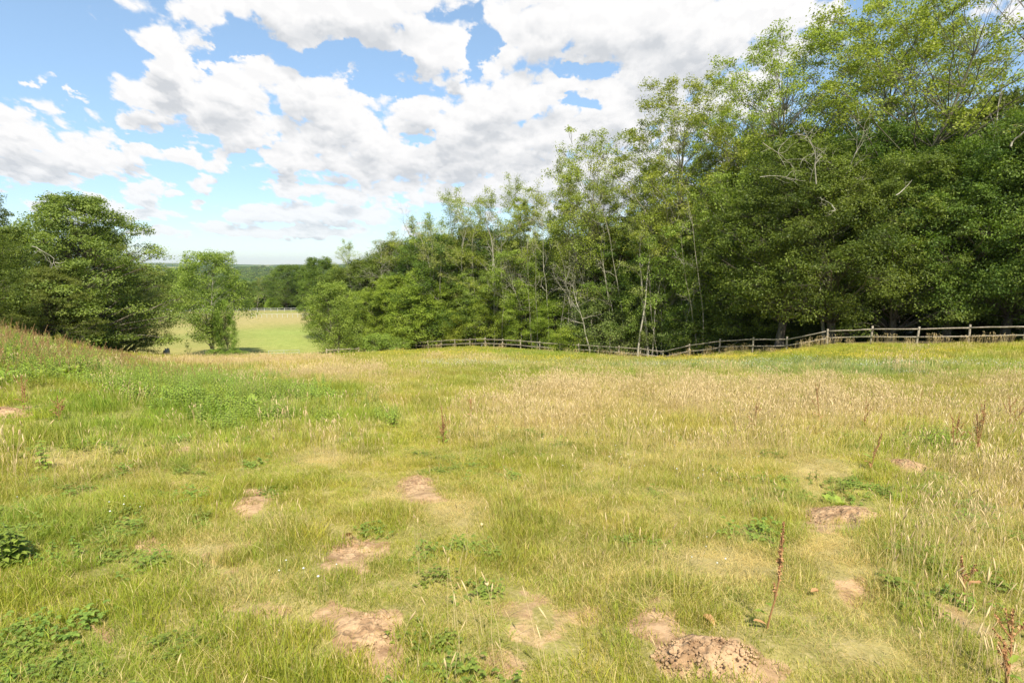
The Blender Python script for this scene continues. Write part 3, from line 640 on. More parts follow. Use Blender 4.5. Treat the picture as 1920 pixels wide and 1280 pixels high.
TRNG = random.Random(5)
def tree(key, px, Y, top, label, cat='tree', wide=1.0, name=None, rz=None, group=None, base=None, lean=None, x=None):
    X = x if x is not None else at(px, 640, Y)[0]
    z = H(X, Y); tm, cm, Hh = LIB[key]
    zt = at(px, top, Y)[2]; s = (zt - z) / Hh
    nm = name or {'oak': 'broadleaf_tree', 'hed': 'hedgerow_tree', 'bee': 'beech_tree', 'ash': 'ash_tree', 'thi': 'ash_tree', 'dea': 'dead_tree', 'bar': 'ash_tree', 'you': 'young_tree', 'pol': 'ash_tree', 'sli': 'dead_tree', 'shr': 'shrub', 'bra': 'bramble_bush', 'sap': 'sapling'}[key[:3]]
    o = empty(nm, (X, Y, z - .05), TRNG.uniform(0, 6.28) if rz is None else rz, label, cat, group)
    if lean: o.rotation_euler = (lean[0], lean[1], o.rotation_euler[2])
    o.scale = (s * wide, s * wide, s)
    t = bpy.data.objects.new('trunk', tm); COL.objects.link(t); t.parent = o
    if cm is not None:
        c = bpy.data.objects.new('crown', cm); COL.objects.link(c); c.parent = o
    return o

# ------------------------------------------------------------------ trees
# -- the dense group at the near end of the wood, behind the post and rail fence
tree('oak1', 1462, 49.0, 262, 'broad dark green tree whose crown overhangs the dip in the fence', wide=1.05, rz=.4)
tree('oak0', 1560, 46.5, 300, 'low spreading dark tree with pale sprays hanging almost to the fence posts', rz=2.0)
tree('oak2', 1668, 45.5, 285, 'dense tree with drooping sprays beside the ringed dead branch', rz=4.1)
tree('oak1', 1775, 44.0, 262, 'dense dark tree on a pale double trunk behind the fence rails', rz=1.3)
tree('oak0', 1880, 43.0, 205, 'dark tree with a pale upright stem near the end of the fence', wide=.9, rz=5.2)
tree('oak2', 1995, 40.0, 190, 'dense dark tree partly cut by the picture edge above the fence rails', wide=.9, rz=.2)
tree('oak2', 1395, 55.0, 355, 'deep green tree in the shaded notch between the ashes and the dense group', rz=3.3)
tree('oak0', 1610, 54.0, 245, 'dense tree under the tallest yellow green ash crown', rz=3.9)
tree('oak1', 1730, 52.0, 240, 'dense tree below the gap of blue sky in the ash crowns', rz=2.9)
tree('oak2', 1850, 51.0, 165, 'dense tree whose dark top shows under the bare crooked limbs', rz=5.9)
# -- tall open ashes rising over them
tree('ash0', 1470, 57.0, 30, 'tall open crowned ash reaching out over the dip of the wood edge', rz=.9, wide=1.12)
tree('ash2', 1608, 55.0, -22, 'tallest yellow green ash, its crown touching the top of the picture', rz=2.2, wide=1.1)
tree('ash1', 1725, 55.0, 25, 'tall ash with forked dark limbs against the blue sky', rz=4.3, wide=1.05)
tree('ash0', 1550, 63.0, 25, 'tall yellow green ash standing between the two highest ash crowns', rz=5.0)
tree('thin0', 1812, 50.0, 95, 'slender ash with a sparse top beside the crooked bare limbs', rz=1.0)
tree('bare0', 1925, 43.0, -90, 'nearly bare tall ash with crooked dark limbs against the sky', rz=2.6)
tree('ash1', 1372, 68.0, 315, 'thin leaved ash seen against white cloud under the outreaching limb', rz=1.9, wide=.8)
# -- the airy ash stand
tree('ash1', 1247, 63.0, 165, 'airy ash with the highest round top of the ash stand', rz=.3, wide=1.05)
tree('ash2', 1172, 66.0, 238, 'airy ash with wide reaching arms and a pale forked trunk', rz=3.6, wide=1.1)
tree('ash0', 1300, 61.0, 205, 'ash with a straight dark trunk beside the leaning pale stem', rz=5.6, wide=.85)
tree('young1', 1352, 57.0, 330, 'vivid green young tree against the shaded notch of the wood', rz=1.1, wide=.85)
tree('young1', 1262, 60.5, 425, 'fresh green understorey tree between pale ash poles', rz=2.8)
tree('young1', 1205, 62.0, 480, 'fresh green understorey tree below the wide armed ash', rz=4.4)
tree('thin0', 1215, 60.0, 330, 'pale slim pole ash with bark bare of leaves for most of its height', rz=.5)
tree('thin1', 1268, 64.0, 300, 'cluster of two pale ash poles in the middle of the ash stand', rz=2.5)
tree('shrub0', 1188, 62.5, 575, 'grey green sallow shrub bulging over the dip in the fence', 'shrub', wide=1.1)
tree('shrub0', 1120, 65, 560, 'grey green sallow shrub beside the leaning dead stems', 'shrub', wide=1.2)
tree('shrub0', 1262, 60.5, 585, 'grey green shrub at the foot of the curved pale stem', 'shrub', wide=1.1)
tree('shrub2', 1325, 56.5, 580, 'dark shaded shrub just above the hidden lowest rails', 'shrub', wide=1.3)
tree('shrub2', 1395, 54, 570, 'dark shrub in deep shade beneath the overhanging crown', 'shrub', wide=1.3)
tree('shrub1', 1070, 66, 610, 'low bright shrub spilling onto the middle of the fence', 'shrub', wide=1.4)
tree('dead1', 1290, 57.5, 520, 'short curved pale stem leaning among the sallow shrubs', 'dead tree', wide=.8, rz=3.4)
for k, px, Y, top, lab in [('pole0', 1196, 58.8, 300, 'pale pole ash with a forked bare trunk behind the sallow shrub'), ('pole1', 1240, 59.5, 330, 'twin pale poles with crowns only at the top'), ('pole0', 1276, 60.2, 285, 'straight pale pole next to the straight trunked ash'),
  ('pole1', 1300, 58.4, 380, 'pale dark flecked trunk beside the shaded notch'), ('pole0', 1040, 74, 320, 'pale pole under the lone slender ash'), ('pole1', 955, 78, 378, 'twin pale leaning stems near the leaning dead trunk'), ('pole0', 998, 76.5, 370, 'short pale snapped looking pole with a small leafy top'), ('pole1', 1120, 66, 345, 'twin thin pale stems above the low sallow shrub')]:
    tree(k, px, Y, top, lab)
# -- thin dieback ashes, middle of the wood edge
mid = [('thin0', 1132, 72, 285, 'lanky ash with an open top leaning over the mixed grey twigs', 1.1, .1),
 ('thin1', 1090, 74, 318, 'grey twigged ash pair with few leaves left', 1.1, 1.1),
 ('thin2', 1036, 77, 292, 'lone slender ash rising highest among the thin grey trees', .9, 2.1),
 ('thin1', 988, 80, 345, 'thin ash pair with pale stems next to the lone slender ash', 1, 3.0),
 ('thin2', 952, 81, 322, 'thin leafy ash with a bushy column of foliage', .85, 4.0),
 ('thin0', 912, 83, 368, 'sparse ash beside the bushy column of foliage', 1.1, 5.2),
 ('thin2', 865, 86, 352, 'thin ash with a domed leafy top over the bright low beeches', .95, .7),
 ('thin1', 822, 88, 362, 'sparse ash pair showing against the bright cloud base', 1.1, 1.7),
 ('thin2', 762, 92, 405, 'round topped ash behind the white branching dead tree', 1.25, 2.7),
 ('thin0', 705, 97, 448, 'sparse ash among the pale dead branches', 1.1, 3.7),
 ('thin2', 655, 99, 448, 'small topped ash standing over the dark end oak', 1.0, 4.7)]
for k, px, Y, top, lab, w, rz in mid: tree(k, px, Y, top, lab, wide=w, rz=rz)
# -- darker broadleaves filling between them
more = [('thin1', 1110, 69, 372, 'short thin ash pair before the lanky open topped ash'), ('thin0', 1065, 72, 345, 'thin ash whose pale stem rises just past the dead stems'), ('thin2', 1012, 74, 395, 'leafy half height ash at the foot of the lone slender ash'),
 ('thin0', 972, 78, 380, 'pale stemmed ash close to the bushy column'), ('thin2', 930, 80, 350, 'olive leafy ash joining two sparse ones on the skyline'), ('thin0', 890, 82, 392, 'slim ash just before the domed leafy one'),
 ('thin1', 845, 86, 400, 'low twiggy ash pair on the skyline step'), ('thin2', 792, 90, 398, 'olive topped ash above the tall bright beech'), ('thin0', 735, 95, 432, 'slim ash at the shoulder of the round topped one'),
 ('thin1', 690, 97, 470, 'twiggy pale ash pair over the pale dead branches'), ('thin2', 1150, 70, 330, 'leafy ash filling the step below the wide armed ash')]
for i, (k, px, Y, top, lab) in enumerate(more): tree(k, px, Y, top, lab, wide=1.15, rz=i * 1.3)
fill = [('young1', 1105, 70, 400, 'green leafy tree under the lanky open topped ash'), ('oak1', 1060, 78, 455, 'green broadleaf crown behind the dead stems at the middle of the wood'),
 ('young1', 1010, 75, 468, 'fresh green tree behind the fence bend, below the lone slender ash'), ('oak1', 960, 84, 450, 'darker crown between the thin ash stems'),
 ('young1', 915, 80, 505, 'fresh green tree next to the leaning pale trunk'), ('oak0', 880, 88, 425, 'broad crown behind the bright layered beeches'),
 ('oak1', 815, 92, 440, 'dark crown behind the white branching dead tree'), ('oak0', 745, 97, 450, 'dark broad crown over the row of beeches'),
 ('oak1', 690, 100, 485, 'dark crown beneath the pale dead branches'), ('oak2', 640, 101, 505, 'dark drooping crown close behind the bright young ash'),
 ('oak1', 1160, 78, 430, 'green crown filling the gap behind the wide armed ash'), ('oak1', 1230, 80, 390, 'broad green crown behind the pale pole trees'), ('oak0', 1320, 72, 400, 'dark green crown behind the straight trunked ash'),
 ('oak1', 1420, 64, 250, 'dark crown behind the overhanging tree at the shaded notch'), ('oak2', 1185, 66, 440, 'dark crown behind the fresh green understorey')]
for k, px, Y, top, lab in fill: tree(k, px, Y, top, lab, wide=1.15)
# -- the bright layered row in front
row = [('beech1', 858, 84.5, 512, 'bright layered beech by the far end of the fence'), ('beech0', 800, 87.5, 500, 'tall bright beech with shelves of foliage over black shade'),
 ('beech1', 742, 90.0, 515, 'bright beech with drooping shelves above the bramble'), ('beech0', 925, 79.5, 532, 'bright spreading beech behind the second fence rise'),
 ('beech1', 985, 75.0, 540, 'bright low beech at the middle bend of the fence'), ('beech0', 692, 92.0, 545, 'bright beech half hidden by the young ash'),
 ('beech0', 1042, 71.0, 560, 'low beech beside the sallow shrubs')]
for k, px, Y, top, lab in row: tree(k, px, Y, top, lab, wide=1.15)
tree('shrub1', 866, 81.5, 588, 'small pale green bush growing at the fence rails below the beech', 'shrub', name='bush')
# -- dead trees
tree('dead0', 672, 95, 440, 'twiggy grey dead tree showing over the wood edge skyline', 'dead tree', wide=1.3, rz=.3)
tree('dead0', 750, 89, 415, 'white branching dead tree standing before the round topped ash', 'dead tree', wide=1.15, rz=2.2)
tree('dead1', 800, 88, 372, 'straight bundle of pale dead stems above the beeches', 'dead tree', rz=1.1)
tree('dead1', 962, 77, 410, 'dead trunk leaning over beside the bushy column ash', 'dead tree', rz=2.9)
tree('dead2', 900, 78.5, 470, 'dead tree of tangled drooping white twigs', 'dead tree', rz=4.0, wide=1.1)
tree('dead0', 1086, 66, 450, 'pale dead stems forking low beside the sallow shrub', 'dead tree', rz=4.6)
tree('dead2', 1108, 63, 500, 'leaning dead fork in front of the sallow shrub', 'dead tree', rz=1.6)
tree('dead1', 1140, 67, 400, 'slim dead pole in the grey twigged stretch', 'dead tree', rz=5.2, wide=.8)
tree('dead1', 1548, 47.5, 205, 'dead pale topped tree tangled in the dense group', 'dead tree', rz=3.3, wide=.8)
fx = [a[0] for a in FENCE][::-1]; fy = [a[2] for a in FENCE][::-1]
for i, (px, top) in enumerate([(700, 462), (722, 440), (778, 415), (812, 405), (838, 420), (872, 395), (897, 410), (925, 400), (944, 425), (975, 400), (1003, 420), (1028, 400), (1056, 385), (1078, 400), (1118, 395), (1146, 375), (1168, 360), (1222, 340), (1316, 330)]):
    tree('slim%d' % (i % 2), px, float(np.interp(px, fx, fy)) + (5.5 if px < 1000 else 4.0), top, 'thin pale dead stem standing among the leafy edge of the wood', 'dead tree', group='thin dead stems along the wood edge')
# -- end of the wood by the valley
tree('young0', 634, 78.0, 528, 'bright green young ash standing clear at the end of the wood', wide=1.1, rz=1)
tree('oak1', 612, 106, 482, 'dark oak with a billowing top at the end of the wood', rz=3, wide=.85)
tree('bramble', 712, 80.5, 626, 'mound of bright bramble at the foot of the wood', 'bush', wide=1.4)
tree('bramble', 675, 79.5, 640, 'small bramble clump next to the short brown rail', 'bush')
tree('shrub1', 738, 86, 612, 'leafy bush joining the bramble mound to the beeches', 'bush', name='bush', wide=1.2)
# -- trees deeper in the wood, mostly hidden
deep = [(1300, 80, 370), (1220, 84, 400), (1140, 88, 420), (1060, 92, 440), (980, 96, 450), (900, 100, 460), (820, 104, 465), (740, 108, 480), (680, 112, 495),
        (1400, 74, 330), (1480, 68, 290), (1560, 72, 270), (1640, 66, 260), (1720, 63, 260), (1800, 62, 240), (1890, 60, 220), (1980, 56, 200), (2080, 50, 170), (2190, 45, 160),
        (1440, 62, 420), (1540, 60, 420), (1640, 58, 420), (1740, 57, 420), (1840, 55, 400), (1940, 53, 400), (2040, 48, 380), (1350, 70, 450), (1270, 74, 480)]
for i, (px, Y, top) in enumerate(deep):
    tree(['oak0', 'oak1', 'oak2'][i % 3], px, Y, top, 'dark tree deep in the wood, mostly hidden behind the edge trees', wide=1.2, group='trees deep in the wood')
under = [(1420, 56, 590), (1475, 53, 585), (1530, 52, 590), (1590, 51, 588), (1650, 50, 590), (1710, 49.5, 590), (1770, 50, 590), (1830, 48, 588), (1890, 47, 590), (1950, 46, 590), (1000, 80, 600), (930, 84, 600), (860, 90, 600), (790, 94, 600)]
for px, Y, top in under:
    tree('shrub2', px, Y, top, 'low dark bush in the black shade under the wood edge', 'shrub', wide=1.4, group='understorey bushes in the shade')

# -- the hedgerow group on the other side of the meadow
tree('hedge0', 135, 50, 362, 'large broad hedgerow tree with ragged feathery top above the weedy bank', wide=1.25, rz=.6)
tree('hedge0', 40, 46, 425, 'dense hedgerow tree behind the split posts on the bank', wide=1.15, rz=2.6)
tree('hedge0', 178, 58, 425, 'dark hedgerow tree on the slope side of the large feathery one', wide=1.1, rz=1.4)
tree('hedge0', 222, 64, 505, 'low hedgerow tree with sprays hanging over the dark rail fence', wide=1.0, rz=4.4)
tree('hedge0', 90, 44.5, 500, 'bright leaved low tree at the front of the hedgerow', wide=1.2, rz=.2)
tree('hedge0', 158, 53, 530, 'bright leaved tree with its foliage shelf over black shade in the hedgerow', wide=1.3, rz=3.7)
tree('oak1', -52, 34, 300, 'reddish leaved branch end of a tree cut off by the picture edge', wide=.75, rz=3)
tree('oak2', -40, 42, 470, 'dense hedgerow tree at the very edge of the picture', wide=1.1, rz=5)
tree('shrub2', 150, 53, 610, 'low dark bush among the hedgerow trunks', 'shrub', wide=1.4)
tree('shrub2', 60, 48, 600, 'low dark bush behind the split posts', 'shrub', wide=1.4)
# -- valley
tree('lone', 402, 76, 470, 'tall leafy double stemmed tree standing alone before the paddock', name='ash_tree', rz=.5, wide=1.2)
tree('young0', 428, 75, 560, 'slim young tree leaning beside the lone double stemmed one', wide=.6, rz=2.0)
tree('sapling', 350, 74.5, 640, 'small sapling in the long grass before the paddock', 'sapling')
tree('bramble', 404, 74, 653, 'bramble bush at the foot of the lone double stemmed tree', 'bush')
tree('bramble', 440, 74.5, 655, 'dark low bush beside the slim leaning tree', 'bush', wide=1.3)
far = [('oak1', 262, 205, 502, 'round valley oak next to the hedgerow group'), ('oak0', 300, 222, 508, 'broad valley oak on the slope beyond the white rails'), ('oak1', 335, 228, 503, 'dark valley tree half behind the lone double stemmed tree'),
       ('oak0', 372, 232, 515, 'valley tree hidden behind the lone double stemmed tree'), ('oak1', 452, 226, 525, 'low yellow green valley tree just past the lone tree'), ('thin1', 484, 228, 518, 'pale twiggy valley tree with thin grey stems'),
       ('thin1', 505, 236, 520, 'second pale twiggy valley tree beside the great oak'), ('oak0', 540, 222, 496, 'great valley oak on a thick trunk above the white rails'), ('oak1', 572, 226, 512, 'valley oak with a pale trunk next to the great oak'),
       ('oak1', 622, 150, 520, 'dark tree reaching from the wood into the paddock'), ('oak1', 215, 200, 510, 'valley tree glimpsed through the hedgerow'), ('shrub2', 470, 221, 560, 'round bush beneath the pale twiggy valley tree'), ('shrub1', 515, 220, 556, 'fresh green bush beside the great oak trunk'), ('shrub2', 430, 224, 562, 'valley bush behind the lone tree'), ('oak2', 320, 240, 535, 'low valley tree in front of the distant hills')]
for k, px, Y, top, lab in far: tree(k, px, Y, top, lab, wide=1.25 if k[:3] == 'oak' else 1.0)
for i, (px, Y) in enumerate([(180, 250), (250, 255), (310, 262), (370, 258), (430, 262), (490, 260), (545, 262), (600, 250), (650, 230), (700, 210)]):
    tree(['oak0', 'oak1'][i % 2], px, Y, 516 + (i * 7) % 12, 'low valley tree in the belt behind the first valley oaks', wide=1.6, group='tree belt beyond the paddock')

# ------------------------------------------------------------------ fences
def part(name, V, Fq, m, parent): return mesh_obj(name, V, Fq, M[m], parent=parent)
def bar(a, b, w, h, seg=4, sag=0.0, rng=None, wob=.0):
    """a squared rail from a to b with slight bow"""
    a = np.array(a, float); b = np.array(b, float); t = np.linspace(0, 1, seg + 1)[:, None]
    P = a + (b - a) * t; P[:, 2] -= sag * np.sin(np.pi * t[:, 0])
    if rng is not None: P += rng.normal(0, wob, P.shape) * np.sin(np.pi * t)
    d = unit(b - a); s = unit(np.cross(d, [0, 0, 1.])); u = np.cross(s, d)
    ring = np.array([[-1, -1], [1, -1], [1, 1], [-1, 1]]) * .5
    V = (P[:, None] + s * (ring[:, 0:1] * w) + u * (ring[:, 1:2] * h)).reshape(-1, 3)
    Fq = [(i * 4 + k, i * 4 + (k + 1) % 4, i * 4 + 4 + (k + 1) % 4, i * 4 + 4 + k) for i in range(seg) for k in range(4)] + [(3, 2, 1, 0), tuple(seg * 4 + k for k in range(4))]
    return V, np.array(Fq)
def post_mesh(rng, h, w, d, splay=.02):
    """post with chamfered uneven top, slightly tapered"""
    zs = [-.5, 0, h * .6, h - .03, h]; sc = [1.05, 1.05, 1, .98, .80]
    ox = np.cumsum(rng.normal(0, splay * .3, (5, 2)), 0)
    V = []
    for z, s, o in zip(zs, sc, ox):
        for cx, cy in ((-1, -1), (1, -1), (1, 1), (-1, 1)): V.append((cx * w / 2 * s + o[0], cy * d / 2 * s + o[1], z))
    Fq = [(i * 4 + k, i * 4 + (k + 1) % 4, i * 4 + 4 + (k + 1) % 4, i * 4 + 4 + k) for i in range(4) for k in range(4)] + [(16, 17, 18, 19), (3, 2, 1, 0)]
    return np.array(V), np.array(Fq)
def fence(name, pts, label, m, ph, pw, pd, rails, rw, rh, seed, cat='fence', side=.06, jit=.015, rail_label=None):
    rng = np.random.default_rng(seed); o = empty(name, (pts[0][0], pts[0][1], pts[0][2]), 0, label, cat)
    O = np.array(pts[0], float)
    for i, p in enumerate(pts):
        V, Fq = post_mesh(rng, ph * rng.uniform(.96, 1.05), pw, pd)
        q = pts[min(i + 1, len(pts) - 1)] - pts[max(i - 1, 0)]; a = math.atan2(q[1], q[0]); ca, sa = math.cos(a), math.sin(a)
        V = V @ np.array([[ca, sa, 0], [-sa, ca, 0], [0, 0, 1]]); V[:, :2] += np.outer(V[:, 2], rng.normal(0, jit, 2))
        part('post', V + p - O, Fq, m, o)
    for a, b in zip(pts[:-1], pts[1:]):
        n = unit(np.cross(b - a, [0, 0, 1.])); n = n if n[1] < 0 else -n
        for hz in rails:
            A = a + [0, 0, hz + rng.normal(0, .015)] + n * side; B = b + [0, 0, hz + rng.normal(0, .015)] + n * side
            V, Fq = bar(A - unit(B - A) * .03, B + unit(B - A) * .03, rw, rh, 5, rng.normal(.0, .02), rng, .008)
            part('rail', V - O, Fq, m, o)
    return o
fp = []
for px, py, Y in FENCE:
    X = at(px, py, Y)[0]; fp.append(np.array([X, Y, H(X, Y)]))
fence('post_and_rail_fence', fp, 'weathered two rail timber fence along the edge of the wood', 'rail', 1.22, .115, .10, (.52, 1.05), .045, .082, 3, jit=.03)
lf = [np.array([at(px, 640, Y)[0], Y, H(at(px, 640, Y)[0], Y)]) for px, Y in ((160, 62), (188, 64.5), (212, 66.5), (240, 68), (275, 70), (306, 71.5))]
fence('dark_rail_fence', lf, 'dark low rail fence in the shade under the hedgerow trees', 'darkrail', 1.15, .14, .14, (.35, .72), .06, .11, 4)
sf = [(612, 73.5), (634, 75), (656, 76.5), (672, 77.5)]
sf = [np.array([at(px, 640, Y)[0], Y, H(at(px, 640, Y)[0], Y)]) for px, Y in sf]
fence('brown_rail_fence', sf, 'short brown rail fence beneath the bright green young ash', 'rail', 1.0, .13, .11, (.85,), .06, .12, 5)
def line_pts(p0, p1, n):
    out = []
    for k in range(n):
        px = p0[0] + (p1[0] - p0[0]) * k / (n - 1); Y = p0[1] + (p1[1] - p0[1]) * k / (n - 1); X = at(px, 600, Y)[0]; out.append(np.array([X, Y, H(X, Y)]))
    return out
fence('white_rail_fence', line_pts((296, 198), (622, 204), 27), 'white rail fence along the far side of the paddock below the valley oaks', 'whiterail', 1.25, .11, .10, (.62, 1.18), .04, .09, 6)
fence('white_rail_fence', line_pts((472, 163), (578, 166), 12), 'nearer white rail fence crossing the paddock grass', 'whiterail', 1.15, .09, .09, (1.08,), .04, .06, 7)
fence('white_rail_fence', line_pts((337, 172), (347, 176), 3), 'small white jump rail standing alone in the paddock', 'whiterail', 1.1, .13, .12, (1.0,), .05, .11, 8)
# split posts on the bank
rng0 = np.random.default_rng(9)
for i, (px, Y, lab) in enumerate([(16, 43, 'rough post with moss on its slanted top by the picture edge'), (41, 47, 'thin leaning pale post, second along the bank'), (61, 51, 'thin upright post, third along the bank'), (88, 56, 'short pale post where the bank drops to the hedgerow')]):
    X = at(px, 640, Y)[0]; z = H(X, Y); V, Fq = post_mesh(rng0, 1.35, .15, .13, .05); V[:, 0] += V[:, 2] * (-.06 if i == 1 else .02)
    p = mesh_obj('fence_post', V, Fq, M['rail']); p.location = (X, Y, z); tag(p, lab, 'post', 'old posts along the bank')
# stump
def stump(px, Y):
    X = at(px, 640, Y)[0]; z = H(X, Y); rng = np.random.default_rng(4); n = 14; V = []; zs = [-.3, 0, .35, .8, 1.15]
    for k, zz in enumerate(zs):
        for j in range(n):
            a = j / n * 6.283; r = (.42, .38, .30, .28, .24)[k] * (1 + .18 * math.sin(3 * a + 1) + rng.normal(0, .05))
            V.append((r * math.cos(a), r * math.sin(a), zz + (rng.uniform(-.05, .40) if k == 4 else 0)))
    V.append((0, 0, .85)); c = len(V) - 1
    Fq = [(k * n + j, k * n + (j + 1) % n, (k + 1) * n + (j + 1) % n, (k + 1) * n + j) for k in range(4) for j in range(n)]
    T = [(4 * n + j, 4 * n + (j + 1) % n, c) for j in range(n)]
    o = mesh_obj('tree_stump', np.array(V), [np.array(Fq), np.array(T)], M['palebark']); o.location = (X, Y, z); tag(o, 'splintered grey tree stump at the end of the dark rail fence', 'stump')
stump(312, 71)
def hurdle():
    a = line_pts((500, 71.5), (558, 72.5), 2); O = a[0].copy(); o = empty('sheep_hurdle', O, 0, 'low grey metal hurdle lying along the lower edge of the meadow', 'hurdle')
    u = [0, 0, 1.]; 
    def tb(P, Q, r): V, Fq = tubes([(np.linspace(P, Q, 3), np.full(3, r), 6)]); return V - O, Fq
    for t in (0, .5, 1): p = a[0] + (a[1] - a[0]) * t; V, Fq = tb(p + [0, 0, -.2], p + [0, 0, 1.02], .022); part('upright', V, Fq, 'steel', o)
    for h in (.35, .68, 1.0): V, Fq = tb(a[0] + [0, 0, h], a[1] + [0, 0, h], .02); part('bar', V, Fq, 'steel', o)
hurdle()

# ------------------------------------------------------------------ loose branches in the crowns of the wood
def branch_thing(px, py, Y, seed, L, label, d, curl=.25, nb=7, r=.05, mt='deadwood'):
    rng = np.random.default_rng(seed); T = []; p, dd = poly(rng, (0, 0, 0), d, L, 9, curl, 0); T.append((p, r * np.linspace(1, .25, 10), 6))
    for k in range(nb):
        i = rng.integers(2, 9); q, _ = poly(rng, p[i], unit(rng.normal(0, 1, 3) * [1, .5, 1] + np.array(d) * .8), L * rng.uniform(.2, .5), 6, curl * 1.4, 0)
        T.append((q, r * .5 * np.linspace(1, .3, 7), 5))
        q2, _ = poly(rng, q[3], unit(rng.normal(0, 1, 3) * [1, .5, 1]), L * .18, 4, curl, 0); T.append((q2, r * .3 * np.linspace(1, .3, 5), 4))
    V, Fq = tubes(T); o = mesh_obj('dead_branch', V, Fq, M[mt], smoothf=True); o.location = at(px, py, Y); tag(o, label, 'branch')
branch_thing(1560, 396, 39.6, 1, 2.6, 'pale twisted dead branch curling in a ring amid dark leaves', (1, 0, .1), .5, 8, .030)
branch_thing(1680, 366, 39.5, 2, 1.5, 'short pale broken branch end pointing upward out of the leaves', (1, -.1, .6), .08, 1, .035)
branch_thing(1425, 332, 44, 3, 3.2, 'long pale horizontal dead branch below the ash limbs', (1, 0, .05), .15, 4, .028)
branch_thing(1895, 275, 37, 4, 2.4, 'hooked pale dead branch beside the picture edge', (.5, 0, .8), .35, 2, .06)
branch_thing(1530, 345, 43, 5, 4.0, 'grey branching dead limb rising from the dense tree crowns', (-.1, 0, 1), .14, 16, .055, 'greybark')
branch_thing(1430, 268, 45, 6, 5.0, 'pale dead limb sloping down toward the dense crowns', (1, 0, -.35), .12, 8, .035, 'palebark')
branch_thing(60, 462, 44, 7, 2.6, 'pale bare drooping twigs in the large hedgerow tree', (1, 0, -.1), .3, 7, .03)

# ------------------------------------------------------------------ distant woodland across the valley
def scatter(name, pts, rot, scl, idx, protos, label, cat=None, extra=None, kind='stuff'):
    """one object whose geometry nodes put the small plant meshes on its points"""
    col = bpy.data.collections.new(name + '_plants')
    for i, m in enumerate(protos):
        o = bpy.data.objects.new('%s_%02d' % (name, i), m); col.objects.link(o)
    me = bpy.data.meshes.new(name); me.vertices.add(len(pts)); me.vertices.foreach_set('co', np.asarray(pts, np.float32).ravel())
    def A(k, typ, arr, f):
        a = me.attributes.new(k, typ, 'POINT'); a.data.foreach_set(f, np.ascontiguousarray(arr).ravel())
    A('rot', 'FLOAT_VECTOR', rot.astype(np.float32), 'vector'); A('scl', 'FLOAT', scl.astype(np.float32), 'value'); A('idx', 'INT', idx.astype(np.int32), 'value')
    for k, v in (extra or {}).items():
        if v.ndim == 2: A(k, 'FLOAT_COLOR', np.concatenate([v, np.ones((len(v), 1))], 1).astype(np.float32), 'color')
        else: A(k, 'FLOAT', v.astype(np.float32), 'value')
    for m in protos:
        for mm in m.materials:
            if mm and mm.name not in [q.name for q in me.materials]: me.materials.append(mm)
    o = bpy.data.objects.new(name, me); COL.objects.link(o)
    ng = bpy.data.node_groups.new(name + '_scatter', 'GeometryNodeTree')
    ng.interface.new_socket(name='Geometry', in_out='INPUT', socket_type='NodeSocketGeometry'); ng.interface.new_socket(name='Geometry', in_out='OUTPUT', socket_type='NodeSocketGeometry')
    N = NT(ng); gi = N.n('NodeGroupInput'); go = N.n('NodeGroupOutput'); ci = N.n('GeometryNodeCollectionInfo')
    ci.inputs['Collection'].default_value = col; ci.inputs['Separate Children'].default_value = True; ci.inputs['Reset Children'].default_value = True
    def na(nm, t): q = N.n('GeometryNodeInputNamedAttribute', data_type=t); q.inputs[0].default_value = nm; return q.outputs[0]
    iop = N.n('GeometryNodeInstanceOnPoints'); N.l(gi.outputs[0], iop.inputs['Points']); N.l(ci.outputs[0], iop.inputs['Instance'])
    iop.inputs['Pick Instance'].default_value = True; N.l(na('idx', 'INT'), iop.inputs['Instance Index'])
    e2r = N.n('FunctionNodeEulerToRotation'); N.l(na('rot', 'FLOAT_VECTOR'), e2r.inputs[0]); N.l(e2r.outputs[0], iop.inputs['Rotation']); N.l(na('scl', 'FLOAT'), iop.inputs['Scale'])
    N.l(iop.outputs[0], go.inputs[0])
    md = o.modifiers.new('scatter', 'NODES'); md.node_group = ng
    tag(o, label, cat, kind=kind); return o
def blob_crown(seed, n=420):
    rng = np.random.default_rng(seed); d = unit(rng.normal(0, 1, (n, 3))); d[:, 2] = np.abs(d[:, 2]) * 1.0
    r = .75 + .35 * np.array([vnoise(a * 2 + 5, b * 2 + c, seed) for a, b, c in d]); Pp = d * r[:, None] * np.array([1, 1, 1.05]); Pp[:, 2] += .1
    V, Fq, t = leaves_mesh(rng, Pp, np.clip(rng.normal(.5, .2, n), 0, 1), 2, .08, .6, .36, .7, .6, np.array([0, 0, 0]), .8)
    return mesh_obj('crown', V, Fq, M['oak'], attrs={'leaf_tone': ('FLOAT', t)}, link=False).data
rng = np.random.default_rng(77)
n = 26000; th = np.radians(rng.uniform(-46, -6, n)); r = np.exp(rng.uniform(math.log(262), math.log(3600), n))
X, Y = r * np.sin(th), r * np.cos(th)
wd = fbm(X * .0035, Y * .0035, 201, 4) + .25 * smooth(.42, .5, np.abs(np.sin(X / 260 + fbm(X * .004, Y * .004, 5) * 6)) * .5) ; k = (wd > .47) | (r < 420); X, Y, r = X[k], Y[k], r[k]
Z = height(X, Y)
scatter('distant_woodland', np.stack([X, Y, Z], -1), np.stack([0 * X, 0 * X, rng.uniform(0, 6.28, len(X))], -1), np.where(r < 420, 6, 8) * rng.uniform(.7, 1.25, len(X)) * (1 + r / 4000), rng.integers(0, 3, len(X)), [blob_crown(s) for s in (1, 2, 3)], 'far woods and hedges across the valley', 'woodland')
